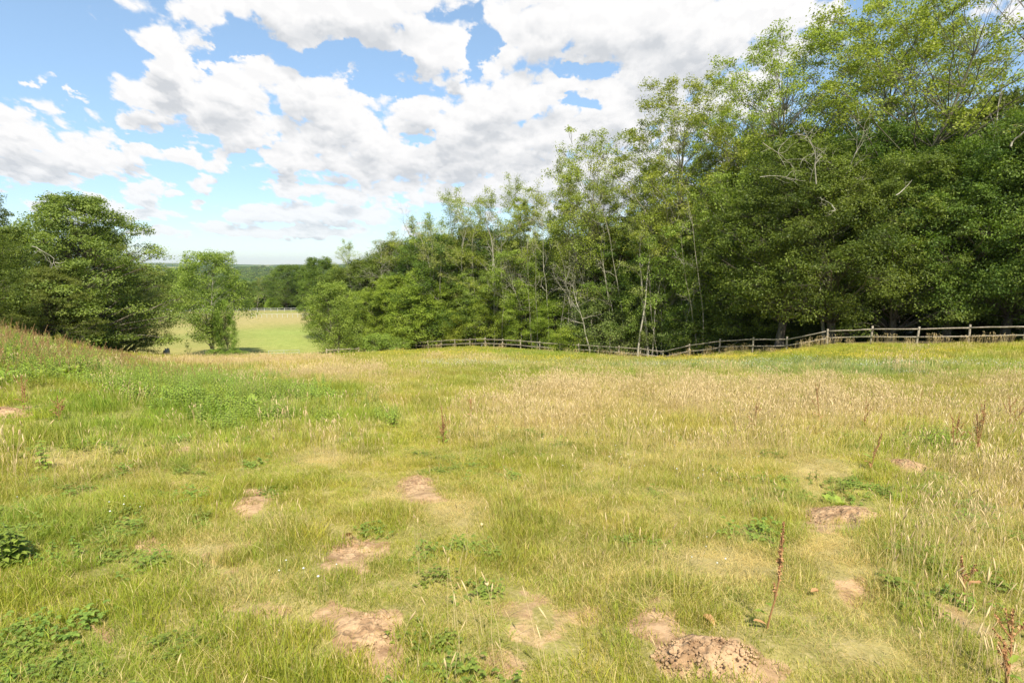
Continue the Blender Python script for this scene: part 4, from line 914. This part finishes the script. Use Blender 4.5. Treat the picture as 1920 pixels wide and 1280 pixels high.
# ------------------------------------------------------------------ air between here and the far hills
def haze():
    V, Fq = box_vf(-13500, 13500, -13500, 13500, -140, 160); m, N = mat('haze_air'); N_ = N.n('ShaderNodeVolumePrincipled')
    N_.inputs['Color'].default_value = rgb(.72, .84, 1.0); N_.inputs['Density'].default_value = 4.5e-5; N_.inputs['Anisotropy'].default_value = .2
    o = N.n('ShaderNodeOutputMaterial'); N.l(N_.outputs[0], o.inputs['Volume']); h = mesh_obj('haze', V, Fq, m); tag(h, 'thin blue summer haze over the distance', kind='stuff')
haze()
#GRASS
# ------------------------------------------------------------------ small plants of the meadow
def blades(rng, n, R, h, w, lean=.35, curve=.5, lie=0.0):
    """n bent tapering blades rooted in a disc of radius R"""
    a = rng.uniform(0, 6.283, n); r = R * np.sqrt(rng.uniform(0, 1, n)); B = np.stack([r * np.cos(a), r * np.sin(a), np.full(n, -.015)], -1)
    hh = rng.uniform(h[0], h[1], n) * rng.uniform(.7, 1, n); az = rng.uniform(0, 6.283, n)
    D = np.stack([np.cos(az), np.sin(az), 0 * az], -1); Sx = np.stack([-np.sin(az), np.cos(az), 0 * az], -1)
    tw = rng.uniform(-.9, .9, n)[:, None]; Sx = Sx * np.cos(tw) + D * np.sin(tw)
    l1 = np.abs(rng.normal(0, lean, n))[:, None]; l2 = l1 + rng.uniform(0, curve, n)[:, None]
    up = np.array([0, 0, 1.]) * (1 - lie)
    m1 = B + (up * .55 + D * (l1 * .5 + lie * .5)) * hh[:, None] ; t = m1 + (up * .42 + D * (l2 * .6 + lie * .5)) * hh[:, None]
    t[:, 2] = np.maximum(t[:, 2], .006); ww = (w * rng.uniform(.6, 1.3, n))[:, None]
    V = np.stack([B - Sx * ww * .5, B + Sx * ww * .5, m1 + Sx * ww * .42, m1 - Sx * ww * .42, t], 1).reshape(-1, 3)
    i = np.arange(n)[:, None] * 5
    return V, i + np.array([0, 1, 2, 3]), i + np.array([3, 2, 4]), np.repeat(rng.uniform(0, 1, n), 5), np.tile([0, 0, .55, .55, 1.], n), t
def blade_patch(name, rng, n, R, h, w, **k):
    V, q, t, r, u, _ = blades(rng, n, R, h, w, **k)
    return mesh_obj(name, V, [q, t], M['blade'], attrs={'blade_random': ('FLOAT', r), 'blade_up': ('FLOAT', u)}, link=False).data
def join(parts):
    """parts: (V, [faces], tone, material index) -> joined"""
    Vs, F3, F4, tn, mi3, mi4, off = [], [], [], [], [], [], 0
    for V, fs, t, m in parts:
        for f in fs:
            f = np.asarray(f)
            if f.shape[1] == 3: F3.append(f + off); mi3.append(np.full(len(f), m))
            else: F4.append(f + off); mi4.append(np.full(len(f), m))
        Vs.append(V); tn.append(np.full(len(V), t) if np.isscalar(t) else t); off += len(V)
    Fs = ([np.concatenate(F4)] if F4 else []) + ([np.concatenate(F3)] if F3 else [])
    return np.concatenate(Vs), Fs, np.concatenate(tn), np.concatenate((mi4 + mi3))
def spindle(base, tip, r, rng, n=5):
    """tapered seed head"""
    base, tip = np.array(base), np.array(tip); t = np.linspace(0, 1, n)[:, None]; P = base + (tip - base) * t
    return tubes([(P, r * np.sin(np.pi * np.clip(t[:, 0] * .9 + .08, 0, 1)) + .0004, 4)])
def stalk_patch(name, rng, n, R, h, w, head=(.03, .07), hr=.004, mats=('seed', 'seed'), lean=.12, frac=1.0):
    P = []; T = []
    for k in range(n):
        a, r = rng.uniform(0, 6.283), R * math.sqrt(rng.uniform(0, 1)); hh = rng.uniform(*h); b = np.array([r * math.cos(a), r * math.sin(a), -.02])
        d = np.array([rng.normal(0, lean), rng.normal(0, lean), 1.]); d /= np.linalg.norm(d)
        bend = np.array([rng.normal(0, lean), rng.normal(0, lean), 0]) * hh
        p = np.stack([b, b + d * hh * .5, b + d * hh + bend * .6]); T.append((p, w * np.array([1, .8, .5]), 3))
        if rng.random() < frac:
            hl = rng.uniform(*head); e = p[2] + unit(p[2] - p[1]) * hl + bend * .2 * np.array([1, 1, 0]); V, Fq = spindle(p[2] - d * .004, e, hr * rng.uniform(.6, 1.3), rng); P.append((V, [Fq], float(rng.uniform(.2, 1)), 1))
    V, Fq = tubes(T); P.append((V, [Fq], rng.uniform(.3, .9), 0))
    V, Fs, tn, mi = join(P)
    return mesh_obj(name, V, Fs, [M[mats[0]], M[mats[1]]], attrs={'leaf_tone': ('FLOAT', tn)}, matidx=mi, link=False).data
def leaf_blade(base, d, L, wd, rng, cup=.15, n=4, wave=.0):
    """a pointed leaf of n cross strips along direction d, folded on its midrib"""
    d = unit(np.array(d, float)); s = unit(np.cross(d, [0, 0, 1.]) + 1e-6); u = np.cross(s, d); V = []; t = np.linspace(0, 1, n + 1)
    for i, k in enumerate(t):
        w = wd * .5 * (math.sin(math.pi * min(1, k * .86 + .10)) ** .75) if k < 1 else .001
        c = np.array(base) + d * L * k - np.array([0, 0, 1]) * L * .35 * k * k + u * (wave * rng.normal())
        V += [c - s * w + u * w * cup * 2, c, c + s * w + u * w * cup * 2]
    Fq = []
    for i in range(n):
        for j in range(2): a = i * 3 + j; Fq.append((a, a + 1, a + 4, a + 3))
    return np.array(V), np.array(Fq)
def weed_patch(name, rng, n, R, h, leaf, mats=('stem', 'bank'), kind='nettle', spike=0.0):
    """leafy stems (nettle), or rosettes of broad dock leaves with rusty spikes"""
    P = []; T = []
    for k in range(n):
        a, r = rng.uniform(0, 6.283), R * math.sqrt(rng.uniform(0, 1)); b = np.array([r * math.cos(a), r * math.sin(a), -.02]); hh = rng.uniform(*h)
        d = unit(np.array([rng.normal(0, .15), rng.normal(0, .15), 1.]))
        if kind == 'nettle':
            p = np.stack([b, b + d * hh * .5, b + d * hh]); T.append((p, .004 * np.array([1, .8, .4]), 3)); m = int(5 + hh * 14)
            for j in range(m):
                z = (j + 1) / m; az = j * 1.57 + rng.normal(0, .3)
                for sgn in (0, math.pi):
                    L = leaf * (1.15 - .7 * z) * rng.uniform(.7, 1.2); V, Fq = leaf_blade(b + d * hh * z, (math.cos(az + sgn), math.sin(az + sgn), .25), L, L * .48, rng, n=3); P.append((V, [Fq], float(np.clip(rng.normal(.5, .25), 0, 1)), 1))
        elif kind == 'dock':
            for j in range(rng.integers(5, 9)):
                az = rng.uniform(0, 6.283); L = leaf * rng.uniform(.6, 1.25); V, Fq = leaf_blade(b, (math.cos(az), math.sin(az), rng.uniform(.5, 1.6)), L, L * .30, rng, n=5, wave=.004); P.append((V, [Fq], float(np.clip(rng.normal(.5, .25), 0, 1)), 1))
        else:  # round low leaves (clover)
            for j in range(7):
                q = b + np.array([rng.normal(0, .03), rng.normal(0, .03), rng.uniform(*h)]); az = rng.uniform(0, 6.283)
                for q3 in range(3):
                    V, Fq = leaf_blade(q, (math.cos(az + q3 * 2.09), math.sin(az + q3 * 2.09), .15), leaf, leaf * .9, rng, n=2); P.append((V, [Fq], float(rng.uniform(0, 1)), 1))
        if rng.random() < spike:
            H_ = hh * rng.uniform(1.1, 1.5) if kind == 'dock' else hh * 1.2; p = np.stack([b, b + d * H_ * .55, b + d * H_]); T.append((p, .004 * np.array([1, .8, .4]), 3)); P += seed_spike(rng, p, 2)
    if T: V, Fq = tubes(T); P.append((V, [Fq], .5, 0))
    V, Fs, tn, mi = join(P)
    return mesh_obj(name, V, Fs, [M[mats[0]], M[mats[1]], M['rust']], attrs={'leaf_tone': ('FLOAT', tn)}, matidx=mi, link=False).data
def seed_spike(rng, p, mi, dens=1.0, w=.022):
    """clusters of rusty dock seeds round the upper stem"""
    P = []; L = np.linalg.norm(p[2] - p[1]); m = int(110 * dens * max(.2, L / .3))
    z = rng.uniform(0, 1, m) ** .8; c = p[1] + (p[2] - p[1]) * z[:, None] + rng.normal(0, 1, (m, 3)) * (w * (1.15 - z) ** .7)[:, None] * .55
    n = unit(rng.normal(0, 1, (m, 3))); t = unit(np.cross(n, rng.normal(0, 1, (m, 3)))); b = np.cross(n, t); s = rng.uniform(.003, .0065, m)[:, None]
    V = np.stack([c - t * s, c + b * s, c + t * s, c - b * s], 1).reshape(-1, 3); P.append((V, [np.arange(4 * m).reshape(-1, 4)], np.repeat(rng.uniform(0, 1, m), 4), mi)); return P
def flower_patch(name, rng, n, R, h, r, m):
    P = []; T = []
    for k in range(n):
        a, q = rng.uniform(0, 6.283), R * math.sqrt(rng.uniform(0, 1)); hh = rng.uniform(*h); c = np.array([q * math.cos(a), q * math.sin(a), hh]); s = r * rng.uniform(.7, 1.2)
        V = c + np.array([(s, 0, 0), (0, s, 0), (-s, 0, 0), (0, -s, 0), (0, 0, s * .8), (0, 0, -s * .6)]); Fq = np.array([(0, 1, 4), (1, 2, 4), (2, 3, 4), (3, 0, 4), (1, 0, 5), (2, 1, 5), (3, 2, 5), (0, 3, 5)])
        P.append((V, [Fq], float(rng.uniform(0, 1)), 1)); T.append((np.stack([[c[0], c[1], -.02], c]), np.array([.0012, .001]), 3))
    V, Fq = tubes(T); P.append((V, [Fq], .5, 0)); V, Fs, tn, mi = join(P)
    return mesh_obj(name, V, Fs, [M['stem'], M[m]], attrs={'leaf_tone': ('FLOAT', tn)}, matidx=mi, link=False).data

def polar_points(rng, r0, r1, dens, amax=49, amin=None):
    amin = -amax if amin is None else amin
    area = math.radians(amax - amin) / 2 * (r1 * r1 - r0 * r0); n = int(area * dens)
    th = np.radians(rng.uniform(amin, amax, n)); r = np.sqrt(rng.uniform(r0 * r0, r1 * r1, n)); return r * np.sin(th), r * np.cos(th)
def slope_rot(rng, x, y, tilt=.08):
    e = .3; gx = (height(x + e, y) - height(x - e, y)) / (2 * e); gy = (height(x, y + e) - height(x, y - e)) / (2 * e)
    return np.stack([np.arctan(gy), -np.arctan(gx), rng.uniform(0, 6.283, len(x))], -1)
def info(x, y):
    z = height(x, y); zz = zones(x, y, z); return z, zz, grass_colour(x, y, z, *zz)
WX = lambda x, y: wood_mask(x, y)
def meadow_ok(x, y):
    px, py, dep = project(x, y, height(x, y))
    return (WX(x, y) < -.1) & ~((x < .02 * y - 6) & (y > 73)) & (y < 90)
R_ = np.random.default_rng(1234)
P_near = [blade_patch('near_a', R_, 170, .13, (.025, .065), .0027, lean=.5, curve=.7), blade_patch('near_b', R_, 150, .13, (.035, .09), .0028, lean=.45, curve=.9), blade_patch('near_c', R_, 110, .11, (.06, .14), .0030, lean=.35, curve=.7),
          blade_patch('near_d', R_, 190, .14, (.02, .05), .0027, lean=.8, curve=.6), blade_patch('near_e', R_, 80, .15, (.08, .18), .0018, lean=.9, curve=.5, lie=.75)]
P_mid = [blade_patch('mid_a', R_, 220, .27, (.04, .09), .005, lean=.45, curve=.7), blade_patch('mid_b', R_, 200, .27, (.06, .14), .005, lean=.4, curve=.7), blade_patch('mid_c', R_, 150, .26, (.10, .22), .0042, lean=.3, curve=.5)]
P_far = [blade_patch('far_a', R_, 240, .6, (.06, .14), .013, lean=.5, curve=.6), blade_patch('far_b', R_, 220, .6, (.10, .20), .011, lean=.4, curve=.6), blade_patch('far_c', R_, 200, .6, (.14, .32), .009, lean=.3, curve=.4)]
def lawn(name, protos, r0, r1, dens, label, long_at, seed, amax=49):
    rng = np.random.default_rng(seed); x, y = polar_points(rng, r0, r1, dens, amax); k = meadow_ok(x, y); x, y = x[k], y[k]
    z, (tan, lush, bare, th, yel, wh), col = info(x, y); tuft = fbm(x * 2.2, y * 2.2, 300, 3)
    keep = (rng.uniform(0, 1, len(x)) > np.clip(bare * 1.1, 0, .95)) & (rng.uniform(0, 1, len(x)) > th * .12); x, y, z, col, tan, lush, th, tuft, bare = (q[keep] for q in (x, y, z, col, tan, lush, th, tuft, bare))
    n = len(x); hgt = np.clip(tuft * 1.5 - .25 + .35 * tan + .25 * lush - .5 * th + rng.normal(0, .12, n), 0, .999)
    if len(protos) == 5:
        idx = np.where(th > .35 + rng.uniform(0, .6, n), 4, np.select([hgt < .3, hgt < .52, hgt < .74], [3, 0, 1], 2)); idx = np.where(rng.uniform(0, 1, n) < .20, 4, idx)
    else: idx = np.select([hgt < .42, hgt < .68], [0, 1], 2)
    dry = np.clip(.13 + .5 * tan + .5 * th - .10 * lush + rng.normal(0, .06, n) + .35 * (idx == 4), .02, .95)
    scl = (.64 + .34 * hgt) * rng.uniform(.8, 1.25, n) * (1 - .45 * np.clip(bare, 0, 1)); jit = rng.normal(1, .13, (n, 1)) * (1 + rng.normal(0, .05, (n, 3)))
    return scatter(name, np.stack([x, y, z], -1), slope_rot(rng, x, y), scl, idx, protos, label, 'grass', {'tint': np.clip(col * jit, 0, 1), 'dry': dry})
lawn('near_grass', P_near, .5, 7.2, 210, 'short green and straw grass in the near part of the meadow', .5, 1, 88)
lawn('meadow_grass', P_mid, 7.0, 22, 30, 'green and tan grass across the middle of the meadow', .5, 2, 66)
lawn('far_grass', P_far, 21.5, 92, 4.2, 'sunlit grass on the lower slope before the fence', .5, 3, 50)
def sprinkle(name, protos, r0, r1, dens, prob, label, cat, seed, scl=(.8, 1.25), amax=49, dz=0.0, amin=None, extra=None):
    rng = np.random.default_rng(seed); x, y = polar_points(rng, r0, r1, dens, amax, amin); k = meadow_ok(x, y); x, y = x[k], y[k]
    z, zz, col = info(x, y); px, py, dep = project(x, y, z); p = prob(x, y, px, py, dep, zz); k = rng.uniform(0, 1, len(x)) < p; x, y, z = x[k], y[k], z[k]
    n = len(x); print(name, n)
    if n: return scatter(name, np.stack([x, y, z + dz], -1), slope_rot(rng, x, y), rng.uniform(*scl, n), rng.integers(0, len(protos), n), protos, label, cat)
# dry stems and seed heads
S_near = [stalk_patch('s%d' % i, R_, 7, .16, (.16, .34), .0010, (.025, .05), .0032) for i in range(3)]
S_mid = [stalk_patch('t%d' % i, R_, 26, .30, (.20, .42), .0016, (.03, .07), .0048) for i in range(4)]
S_far = [stalk_patch('u%d' % i, R_, 34, .6, (.22, .42), .0035, (.05, .09), .010) for i in range(3)]
sprinkle('dry_stems', S_near, 1.6, 7.5, 26, lambda x, y, px, py, d, z: np.clip(.05 + .75 * z[0] * smooth(2.0, 5.5, d) + 1.0 * smooth(1600, 1850, px) - z[2], 0, 1), 'thin dry grass stems with pale seed heads near the viewer', 'grass', 11)
sprinkle('dry_stems', S_mid, 6.5, 22, 15, lambda x, y, px, py, d, z: np.clip((z[0] * 1.1 - .25) * (1 - .7 * z[1]) - z[2], .03, .8), 'pinkish tan dry grass stems in the middle of the meadow', 'grass', 12)
sprinkle('dry_stems', S_far, 21, 74, 1.9, lambda x, y, px, py, d, z: np.clip(z[0] * 1.0 - .35, .01, .6), 'tan dry grass along the crest of the lower slope', 'grass', 13)
# clover, small broad leaves, flowers
Cn = [weed_patch('c%d' % i, R_, 9, .13, (.02, .07), .016, kind='clover', mats=('stem', 'clover')) for i in range(3)]
sprinkle('clover_leaves', Cn, 1.4, 8, 30, lambda x, y, px, py, d, z: np.clip(.02 + .45 * z[1] + .35 * smooth(.55, .7, fbm(x * 1.4, y * 1.4, 400, 3)) - z[2] - z[3] * .5, 0, 1), 'low clover and other small broad leaves among the grass', 'clover', 14)
Fw = [flower_patch('f%d' % i, R_, 5, .2, (.06, .13), .0062, 'white') for i in range(2)]; FwF = [flower_patch('g%d' % i, R_, 26, .6, (.10, .18), .013, 'white') for i in range(2)]
sprinkle('white_clover_flowers', Fw, 2.4, 16, 5, lambda x, y, px, py, d, z: .03 + .75 * np.exp(-(((px - 1180) / 110) ** 2 + ((py - 910) / 45) ** 2)) + .3 * smooth(.62, .72, fbm(x * .9, y * .9, 500, 2)) * (px > 900), 'white clover flowers dotted in the grass', 'flowers', 15)
sprinkle('white_clover_flowers', FwF, 15, 60, 3.2, lambda x, y, px, py, d, z: np.clip(z[5] * .8 - .1, 0, 1) * smooth(.35, .6, fbm(x * .3, y * .9, 501, 3)), 'drifts of white clover flowers below the fence', 'flowers', 16)
FyF = [flower_patch('h%d' % i, R_, 26, .6, (.14, .26), .018, 'yellow') for i in range(2)]
sprinkle('yellow_meadow_flowers', FyF, 18, 66, 2.6, lambda x, y, px, py, d, z: np.clip(z[4] * 1.6 - .08, 0, 1) * smooth(.3, .6, fbm(x * .5, y * .5, 502, 3)), 'drifts of small yellow flowers by the fence', 'flowers', 17)
# weeds on the bank and in the green tongue running from it
Nt = [weed_patch('n%d' % i, R_, 12, .28, (.13, .36), .062) for i in range(6)]
def bank_prob(x, y, px, py, d, z):
    a = smooth(360, 180, px + 0 * py) * smooth(735, 705, py + .12 * px) ; b = np.exp(-(((px - 430) / 190) ** 2 + ((py - 760) / 42) ** 2) * 1.2)
    c = np.exp(-(((px - 250) / 170) ** 2 + ((py - 705) / 26) ** 2)); return a, b, c
def pr_nettle(x, y, px, py, d, z): a, b, c = bank_prob(x, y, px, py, d, z); return np.clip(a * .8 + b * 1.45 + c * 1.0 + .6 * np.exp(-(((px - 760) / 60) ** 2 + ((py - 790) / 22) ** 2)) + .5 * np.exp(-(((px - 1730) / 100) ** 2 + ((py - 830) / 25) ** 2)) - .12, 0, 1) * smooth(.34, .56, fbm(x * .9, y * .9, 600, 4))
sprinkle('nettle_patch', Nt, 5.5, 34, 20, pr_nettle, 'bright green nettles and low weeds spreading down from the bank', 'nettles', 18, (.7, 1.3), 49, -.02)
Dk = [weed_patch('d%d' % i, R_, 6, .30, (.32, .50), .22, kind='dock', spike=.42) for i in range(4)]
sprinkle('bank_docks', Dk, 6, 40, 13, lambda x, y, px, py, d, z: np.clip(bank_prob(x, y, px, py, d, z)[0] * .9 + .35 * bank_prob(x, y, px, py, d, z)[2] * smooth(.45, .6, fbm(x, y, 610, 2)), 0, 1), 'rust tinged docks covering the weedy bank', 'docks', 19, (.7, 1.15), -12, -.02, -52)
Bl = [weed_patch('b%d' % i, R_, 7, .20, (.03, .12), .042, mats=('stem', 'clover')) for i in range(3)]
sprinkle('broad_leaved_weeds', Bl, 1.5, 6, 40, lambda x, y, px, py, d, z: np.clip(1.3 * np.exp(-(((px - 20) / 75) ** 2 + ((py - 1020) / 45) ** 2)) + 1.2 * np.exp(-(((px - 110) / 130) ** 2 + ((py - 1240) / 50) ** 2)) + .7 * np.exp(-(((px - 1540) / 60) ** 2 + ((py - 920) / 16) ** 2)) - .15, 0, 1), 'broad leaved green weeds in the near corner of the meadow', 'weeds', 20, (.7, 1.2), 52)
# brown seeding grass in front of the rails
Sd = [stalk_patch('v%d' % i, R_, 30, .5, (.35, .80), .004, (.07, .13), .014, mats=('seed', 'seed'), lean=.10) for i in range(3)]
rngf = np.random.default_rng(8); pts = []
for a, b in zip(fp[:-1], fp[1:]):
    L = np.linalg.norm(b - a); nrm = np.cross(unit(b - a), [0, 0, 1.]); nrm = nrm if nrm[1] < 0 else -nrm
    dens = 1.8 if a[0] > 10 else .6
    for k in range(int(L * dens)): q = a + (b - a) * rngf.uniform() + nrm * rngf.uniform(.1, .9); pts.append((q[0], q[1]))
pts = np.array(pts); scatter('seeding_grass', np.stack([pts[:, 0], pts[:, 1], height(pts[:, 0], pts[:, 1])], -1), np.stack([0 * pts[:, 0], 0 * pts[:, 0], rngf.uniform(0, 6, len(pts))], -1), rngf.uniform(.5, 1.0, len(pts)), rngf.integers(0, 3, len(pts)), Sd, 'uncut brown seeding grass standing along the foot of the fence', 'grass')

# ------------------------------------------------------------------ bare mounds of soil
def mound(px, py, rx, ry, hgt, label, seed, clods=60):
    c = hit(px, py); dep = c[1]; a = rx / F * math.hypot(dep, .3) ; b = abs(hit(px, py - ry)[1] - hit(px, py + ry)[1]) / 2
    rng = np.random.default_rng(seed); nr, nt = 34, 72; V = []; 
    rr = np.linspace(0, 1, nr + 1)[1:]; tt = np.arange(nt) / nt * 2 * np.pi; R2, T2 = np.meshgrid(rr, tt, indexing='ij')
    edge = 1 + .75 * (fbm(np.cos(T2) * 1.6 + seed, np.sin(T2) * 1.6, 700 + seed, 3) - .5) * 2
    x = c[0] + a * R2 * np.cos(T2) * edge; y = c[1] + b * R2 * np.sin(T2) * edge
    pr = (1 - R2 ** 2) ** 1.2; lump = (fbm(x * 18, y * 18, 710, 4) - .45) * .035 + (fbm(x * 60, y * 45, 720, 2) - .5) * .022
    z = height(x, y) + hgt * pr + lump * np.clip(pr * 2.2, 0, 1) - .012 * R2 ** 4 - .002
    V = np.stack([x - c[0], y - c[1], z - c[2]], -1).reshape(-1, 3); V = np.append(V, [[0, 0, H(c[0], c[1]) + hgt - c[2]]], 0)
    i = np.arange(nr - 1)[:, None] * nt; j = np.arange(nt)[None]; j2 = (j + 1) % nt; q = np.stack([i + j, i + nt + j, i + nt + j2, i + j2], -1).reshape(-1, 4)
    t3 = np.stack([np.arange(nt), (np.arange(nt) + 1) % nt, np.full(nt, nr * nt)], -1); P = [(V, [q, t3], .5, 0)]
    ico = np.array([(0, 0, 1), (.89, 0, .45), (.28, .85, .45), (-.72, .53, .45), (-.72, -.53, .45), (.28, -.85, .45), (.72, .53, -.45), (-.28, .85, -.45), (-.89, 0, -.45), (-.28, -.85, -.45), (.72, -.53, -.45), (0, 0, -1)])
    icf = np.array([(0, 1, 2), (0, 2, 3), (0, 3, 4), (0, 4, 5), (0, 5, 1), (1, 6, 2), (2, 7, 3), (3, 8, 4), (4, 9, 5), (5, 10, 1), (2, 6, 7), (3, 7, 8), (4, 8, 9), (5, 9, 10), (1, 10, 6), (11, 7, 6), (11, 8, 7), (11, 9, 8), (11, 10, 9), (11, 6, 10)])
    for k in range(clods):
        r = math.sqrt(rng.uniform(0, .95)); th = rng.uniform(0, 6.283); X = c[0] + a * r * math.cos(th); Y = c[1] + b * r * math.sin(th); s = rng.uniform(.002, .007) if rng.random() < .93 else rng.uniform(.007, .013)
        Z = H(X, Y) + hgt * (1 - r * r) ** 1.2 + .001; P.append((ico * s * rng.uniform(.7, 1.2, 3) * (1 + rng.normal(0, .12, (12, 1))) + np.array([X, Y, Z]) - c, [icf], .5, 0))
    V, Fs, tn, mi = join(P); o = mesh_obj('soil_mound', V, Fs, M['soil'], smoothf=False); o.location = c; tag(o, label, 'soil mound', 'bare soil mounds in the grass'); return o
for k, (px, py, rx, ry, hg, lab, cl) in enumerate([
    (695, 1192, 62, 44, .012, 'smooth pale bare soil patch with straw lying across it', 90), (1322, 1240, 108, 48, .045, 'largest crumbly brown soil mound, cut by the bottom edge of the picture', 420),
    (662, 1032, 54, 22, .012, 'pale soil mound with a red brown dead leaf on its top edge', 90), (782, 912, 42, 18, .012, 'small pale soil mound directly uphill of the middle of the meadow grass', 60),
    (1592, 972, 84, 22, .055, 'wide crumbly brown mound beside the broad leaved weed clump', 260), (1698, 871, 37, 11, .05, 'small brown mound below the dense clover patch', 120),
    (462, 950, 23, 18, .012, 'small pale soil scrape between green tufts', 40), (272, 1022, 15, 14, .012, 'tiny pale soil scrape beside creeping weeds', 25), (20, 775, 42, 11, .03, 'bare soil slip on the side of the weedy bank', 50)]):
    mound(px, py, rx, ry, hg, lab, k, cl)

# ------------------------------------------------------------------ single plants one can point to
def dock_plant(px, py, top, label, seed, nst=1, rust=1.0, leafy=3, spread=.1):
    rng = np.random.default_rng(seed); c = hit(px, py); d = pix_dir(px, top); t = c[1] / d[1]; hh = max(.2, EYE + d[2] * t - c[2])
    o = empty('dock_plant', c, 0, label, 'dock plant', 'rusty dock plants standing in the grass'); T = []; S = []
    for s in range(nst):
        dd = unit(np.array([rng.normal(0, spread), rng.normal(0, spread * .5), 1.])); h_ = hh * (1 if s == 0 else rng.uniform(.6, .9)); p, _ = poly(rng, (0, 0, -.03), dd, h_, 6, .05, .02); T.append((p, .0045 * np.linspace(1, .4, 7), 5))
        S += seed_spike(rng, np.stack([p[2], p[3], p[6]]), 0, 1.3 * rust, .012)
        for b in range(4):
            k = rng.integers(2, 5); q, _ = poly(rng, p[k], (rng.normal(0, .5), rng.normal(0, .5), 1), h_ * rng.uniform(.22, .4), 3, .05, .05); T.append((q, .0025 * np.linspace(1, .5, 4), 4)); S += seed_spike(rng, np.stack([q[0], q[1], q[3]]), 0, 1.1 * rust, .012)
    V, Fq = tubes(T); mesh_obj('stem', V, Fq, M['rust'], parent=o, attrs={'leaf_tone': ('FLOAT', np.full(len(V), .4))})
    for q in S: V, Fs, tn, _ = join([q]); mesh_obj('seedhead', V, Fs, M['rust'], parent=o, attrs={'leaf_tone': ('FLOAT', tn)})
    for j in range(leafy):
        az = rng.uniform(0, 6.283); V, Fq = leaf_blade((0, 0, .02 + .05 * j), (math.cos(az), math.sin(az), .8), .15 * min(1, .35 + c[1] / 14), .045 * min(1, .35 + c[1] / 14), rng, n=5, wave=.003); mesh_obj('leaf', V, Fq, M['bank' if rng.random() < .6 else 'rust'], parent=o, attrs={'leaf_tone': ('FLOAT', np.full(len(V), rng.uniform(.2, .8)))})
for k, a in enumerate([(832, 835, 757, 'thick rusty dock with several stems in the middle of the meadow', 3), (886, 790, 743, 'slim rusty dock just uphill of the thick one', 1), (1414, 815, 752, 'leaning rusty dock alone in the tan grass', 1), (1536, 795, 715, 'tall curved rusty dock in the tan grass', 1),
    (1592, 770, 732, 'faint short dock beside the tall curved one', 1), (1622, 805, 740, 'thin dock above the crumbly thatch', 1), (1717, 768, 724, 'yellowish upright dock in the tan band', 1), (1832, 850, 742, 'large red dock with many branches near the clover patch', 3),
    (1790, 850, 768, 'smaller red dock beside the large branching one', 2), (1893, 815, 735, 'tall brown dock near the picture edge', 2), (1632, 885, 803, 'low dock with rusty leaves uphill of the wide mound', 1), (1436, 1185, 962, 'near dock with a yellowing spike and red lower stem', 1),
    (1885, 1300, 1140, 'blurred dark red dock in the near corner', 2), (1812, 1140, 1020, 'short reddish dock among tall near grass', 1), (110, 790, 735, 'brown dock at the foot of the bank', 2), (45, 770, 700, 'brown dock above the soil slip', 2)]):
    dock_plant(a[0], a[1], a[2], a[3], 900 + k, a[4])
def green_plant(px, py, top, label, seed, leaf=.22, kind='dock', cat='plant', n=2, sp=.0, mats=('stem', 'bank')):
    c = hit(px, py); d = pix_dir(px, top); hh = max(.15, EYE + d[2] * c[1] / d[1] - c[2]); rng = np.random.default_rng(seed)
    me = weed_patch('leafy_weed', rng, n, .06, (hh * .85, hh), leaf, kind=kind, spike=sp, mats=mats); o = bpy.data.objects.new('leafy_weed', me); COL.objects.link(o); o.location = c; tag(o, label, cat, 'single leafy weeds')
green_plant(95, 885, 815, 'upright pale leaved weed beside a patch of red leaves', 1, .10, 'nettle')
green_plant(468, 762, 712, 'tall broad leaved dock clump at the tip of the nettles', 2, .34)
green_plant(350, 745, 700, 'broad leaved dock clump on the slope of the bank', 3, .36)
green_plant(735, 800, 768, 'leafy dark green weed above the small pale soil mound', 4, .09, 'nettle', n=5)
green_plant(1185, 700, 680, 'dark lone thistle in the clover below the fence', 5, .12, 'nettle', 'thistle', n=3)
green_plant(1255, 722, 708, 'small leafy tuft downhill of the lone thistle', 6, .20)
green_plant(1420, 722, 706, 'pale green tuft where the clover meets the tan grass', 7, .20)
green_plant(1575, 950, 915, 'broad leaved weed clump on the upper rim of the wide mound', 8, .16, n=4)
green_plant(1612, 930, 900, 'single upright yellow green leaf over the mound rim', 9, .09, n=1)
green_plant(20, 1060, 985, 'big leaved green weed at the near picture edge', 10, .085, 'nettle', n=14, mats=('stem', 'clover'))
green_plant(1140, 775, 752, 'low leafy patch in the tan grass', 12, .16, n=3)
for k, (px, py, L, lab, m) in enumerate([(655, 1016, .035, 'red brown dead leaf on the pale mound', 'rust'), (903, 996, .017, 'pale dry leaf in short grass', 'seed'), (911, 1108, .017, 'pale curled leaf below the other dry leaf', 'seed'), (1318, 1172, .030, 'orange dead leaf on the edge of the largest mound', 'rust'), (1532, 1126, .022, 'bright red leaf in the near dry grass', 'rust')]):
    c = hit(px, py); rng = np.random.default_rng(k); V, Fq = leaf_blade((0, 0, .03), (rng.normal(), rng.normal(), .3), L * 2.2, L * 1.4, rng, .35, 5, .003); o = mesh_obj('dead_leaf', V, Fq, M[m], attrs={'leaf_tone': ('FLOAT', np.full(len(V), .7))}); o.location = c; tag(o, lab, 'leaf')
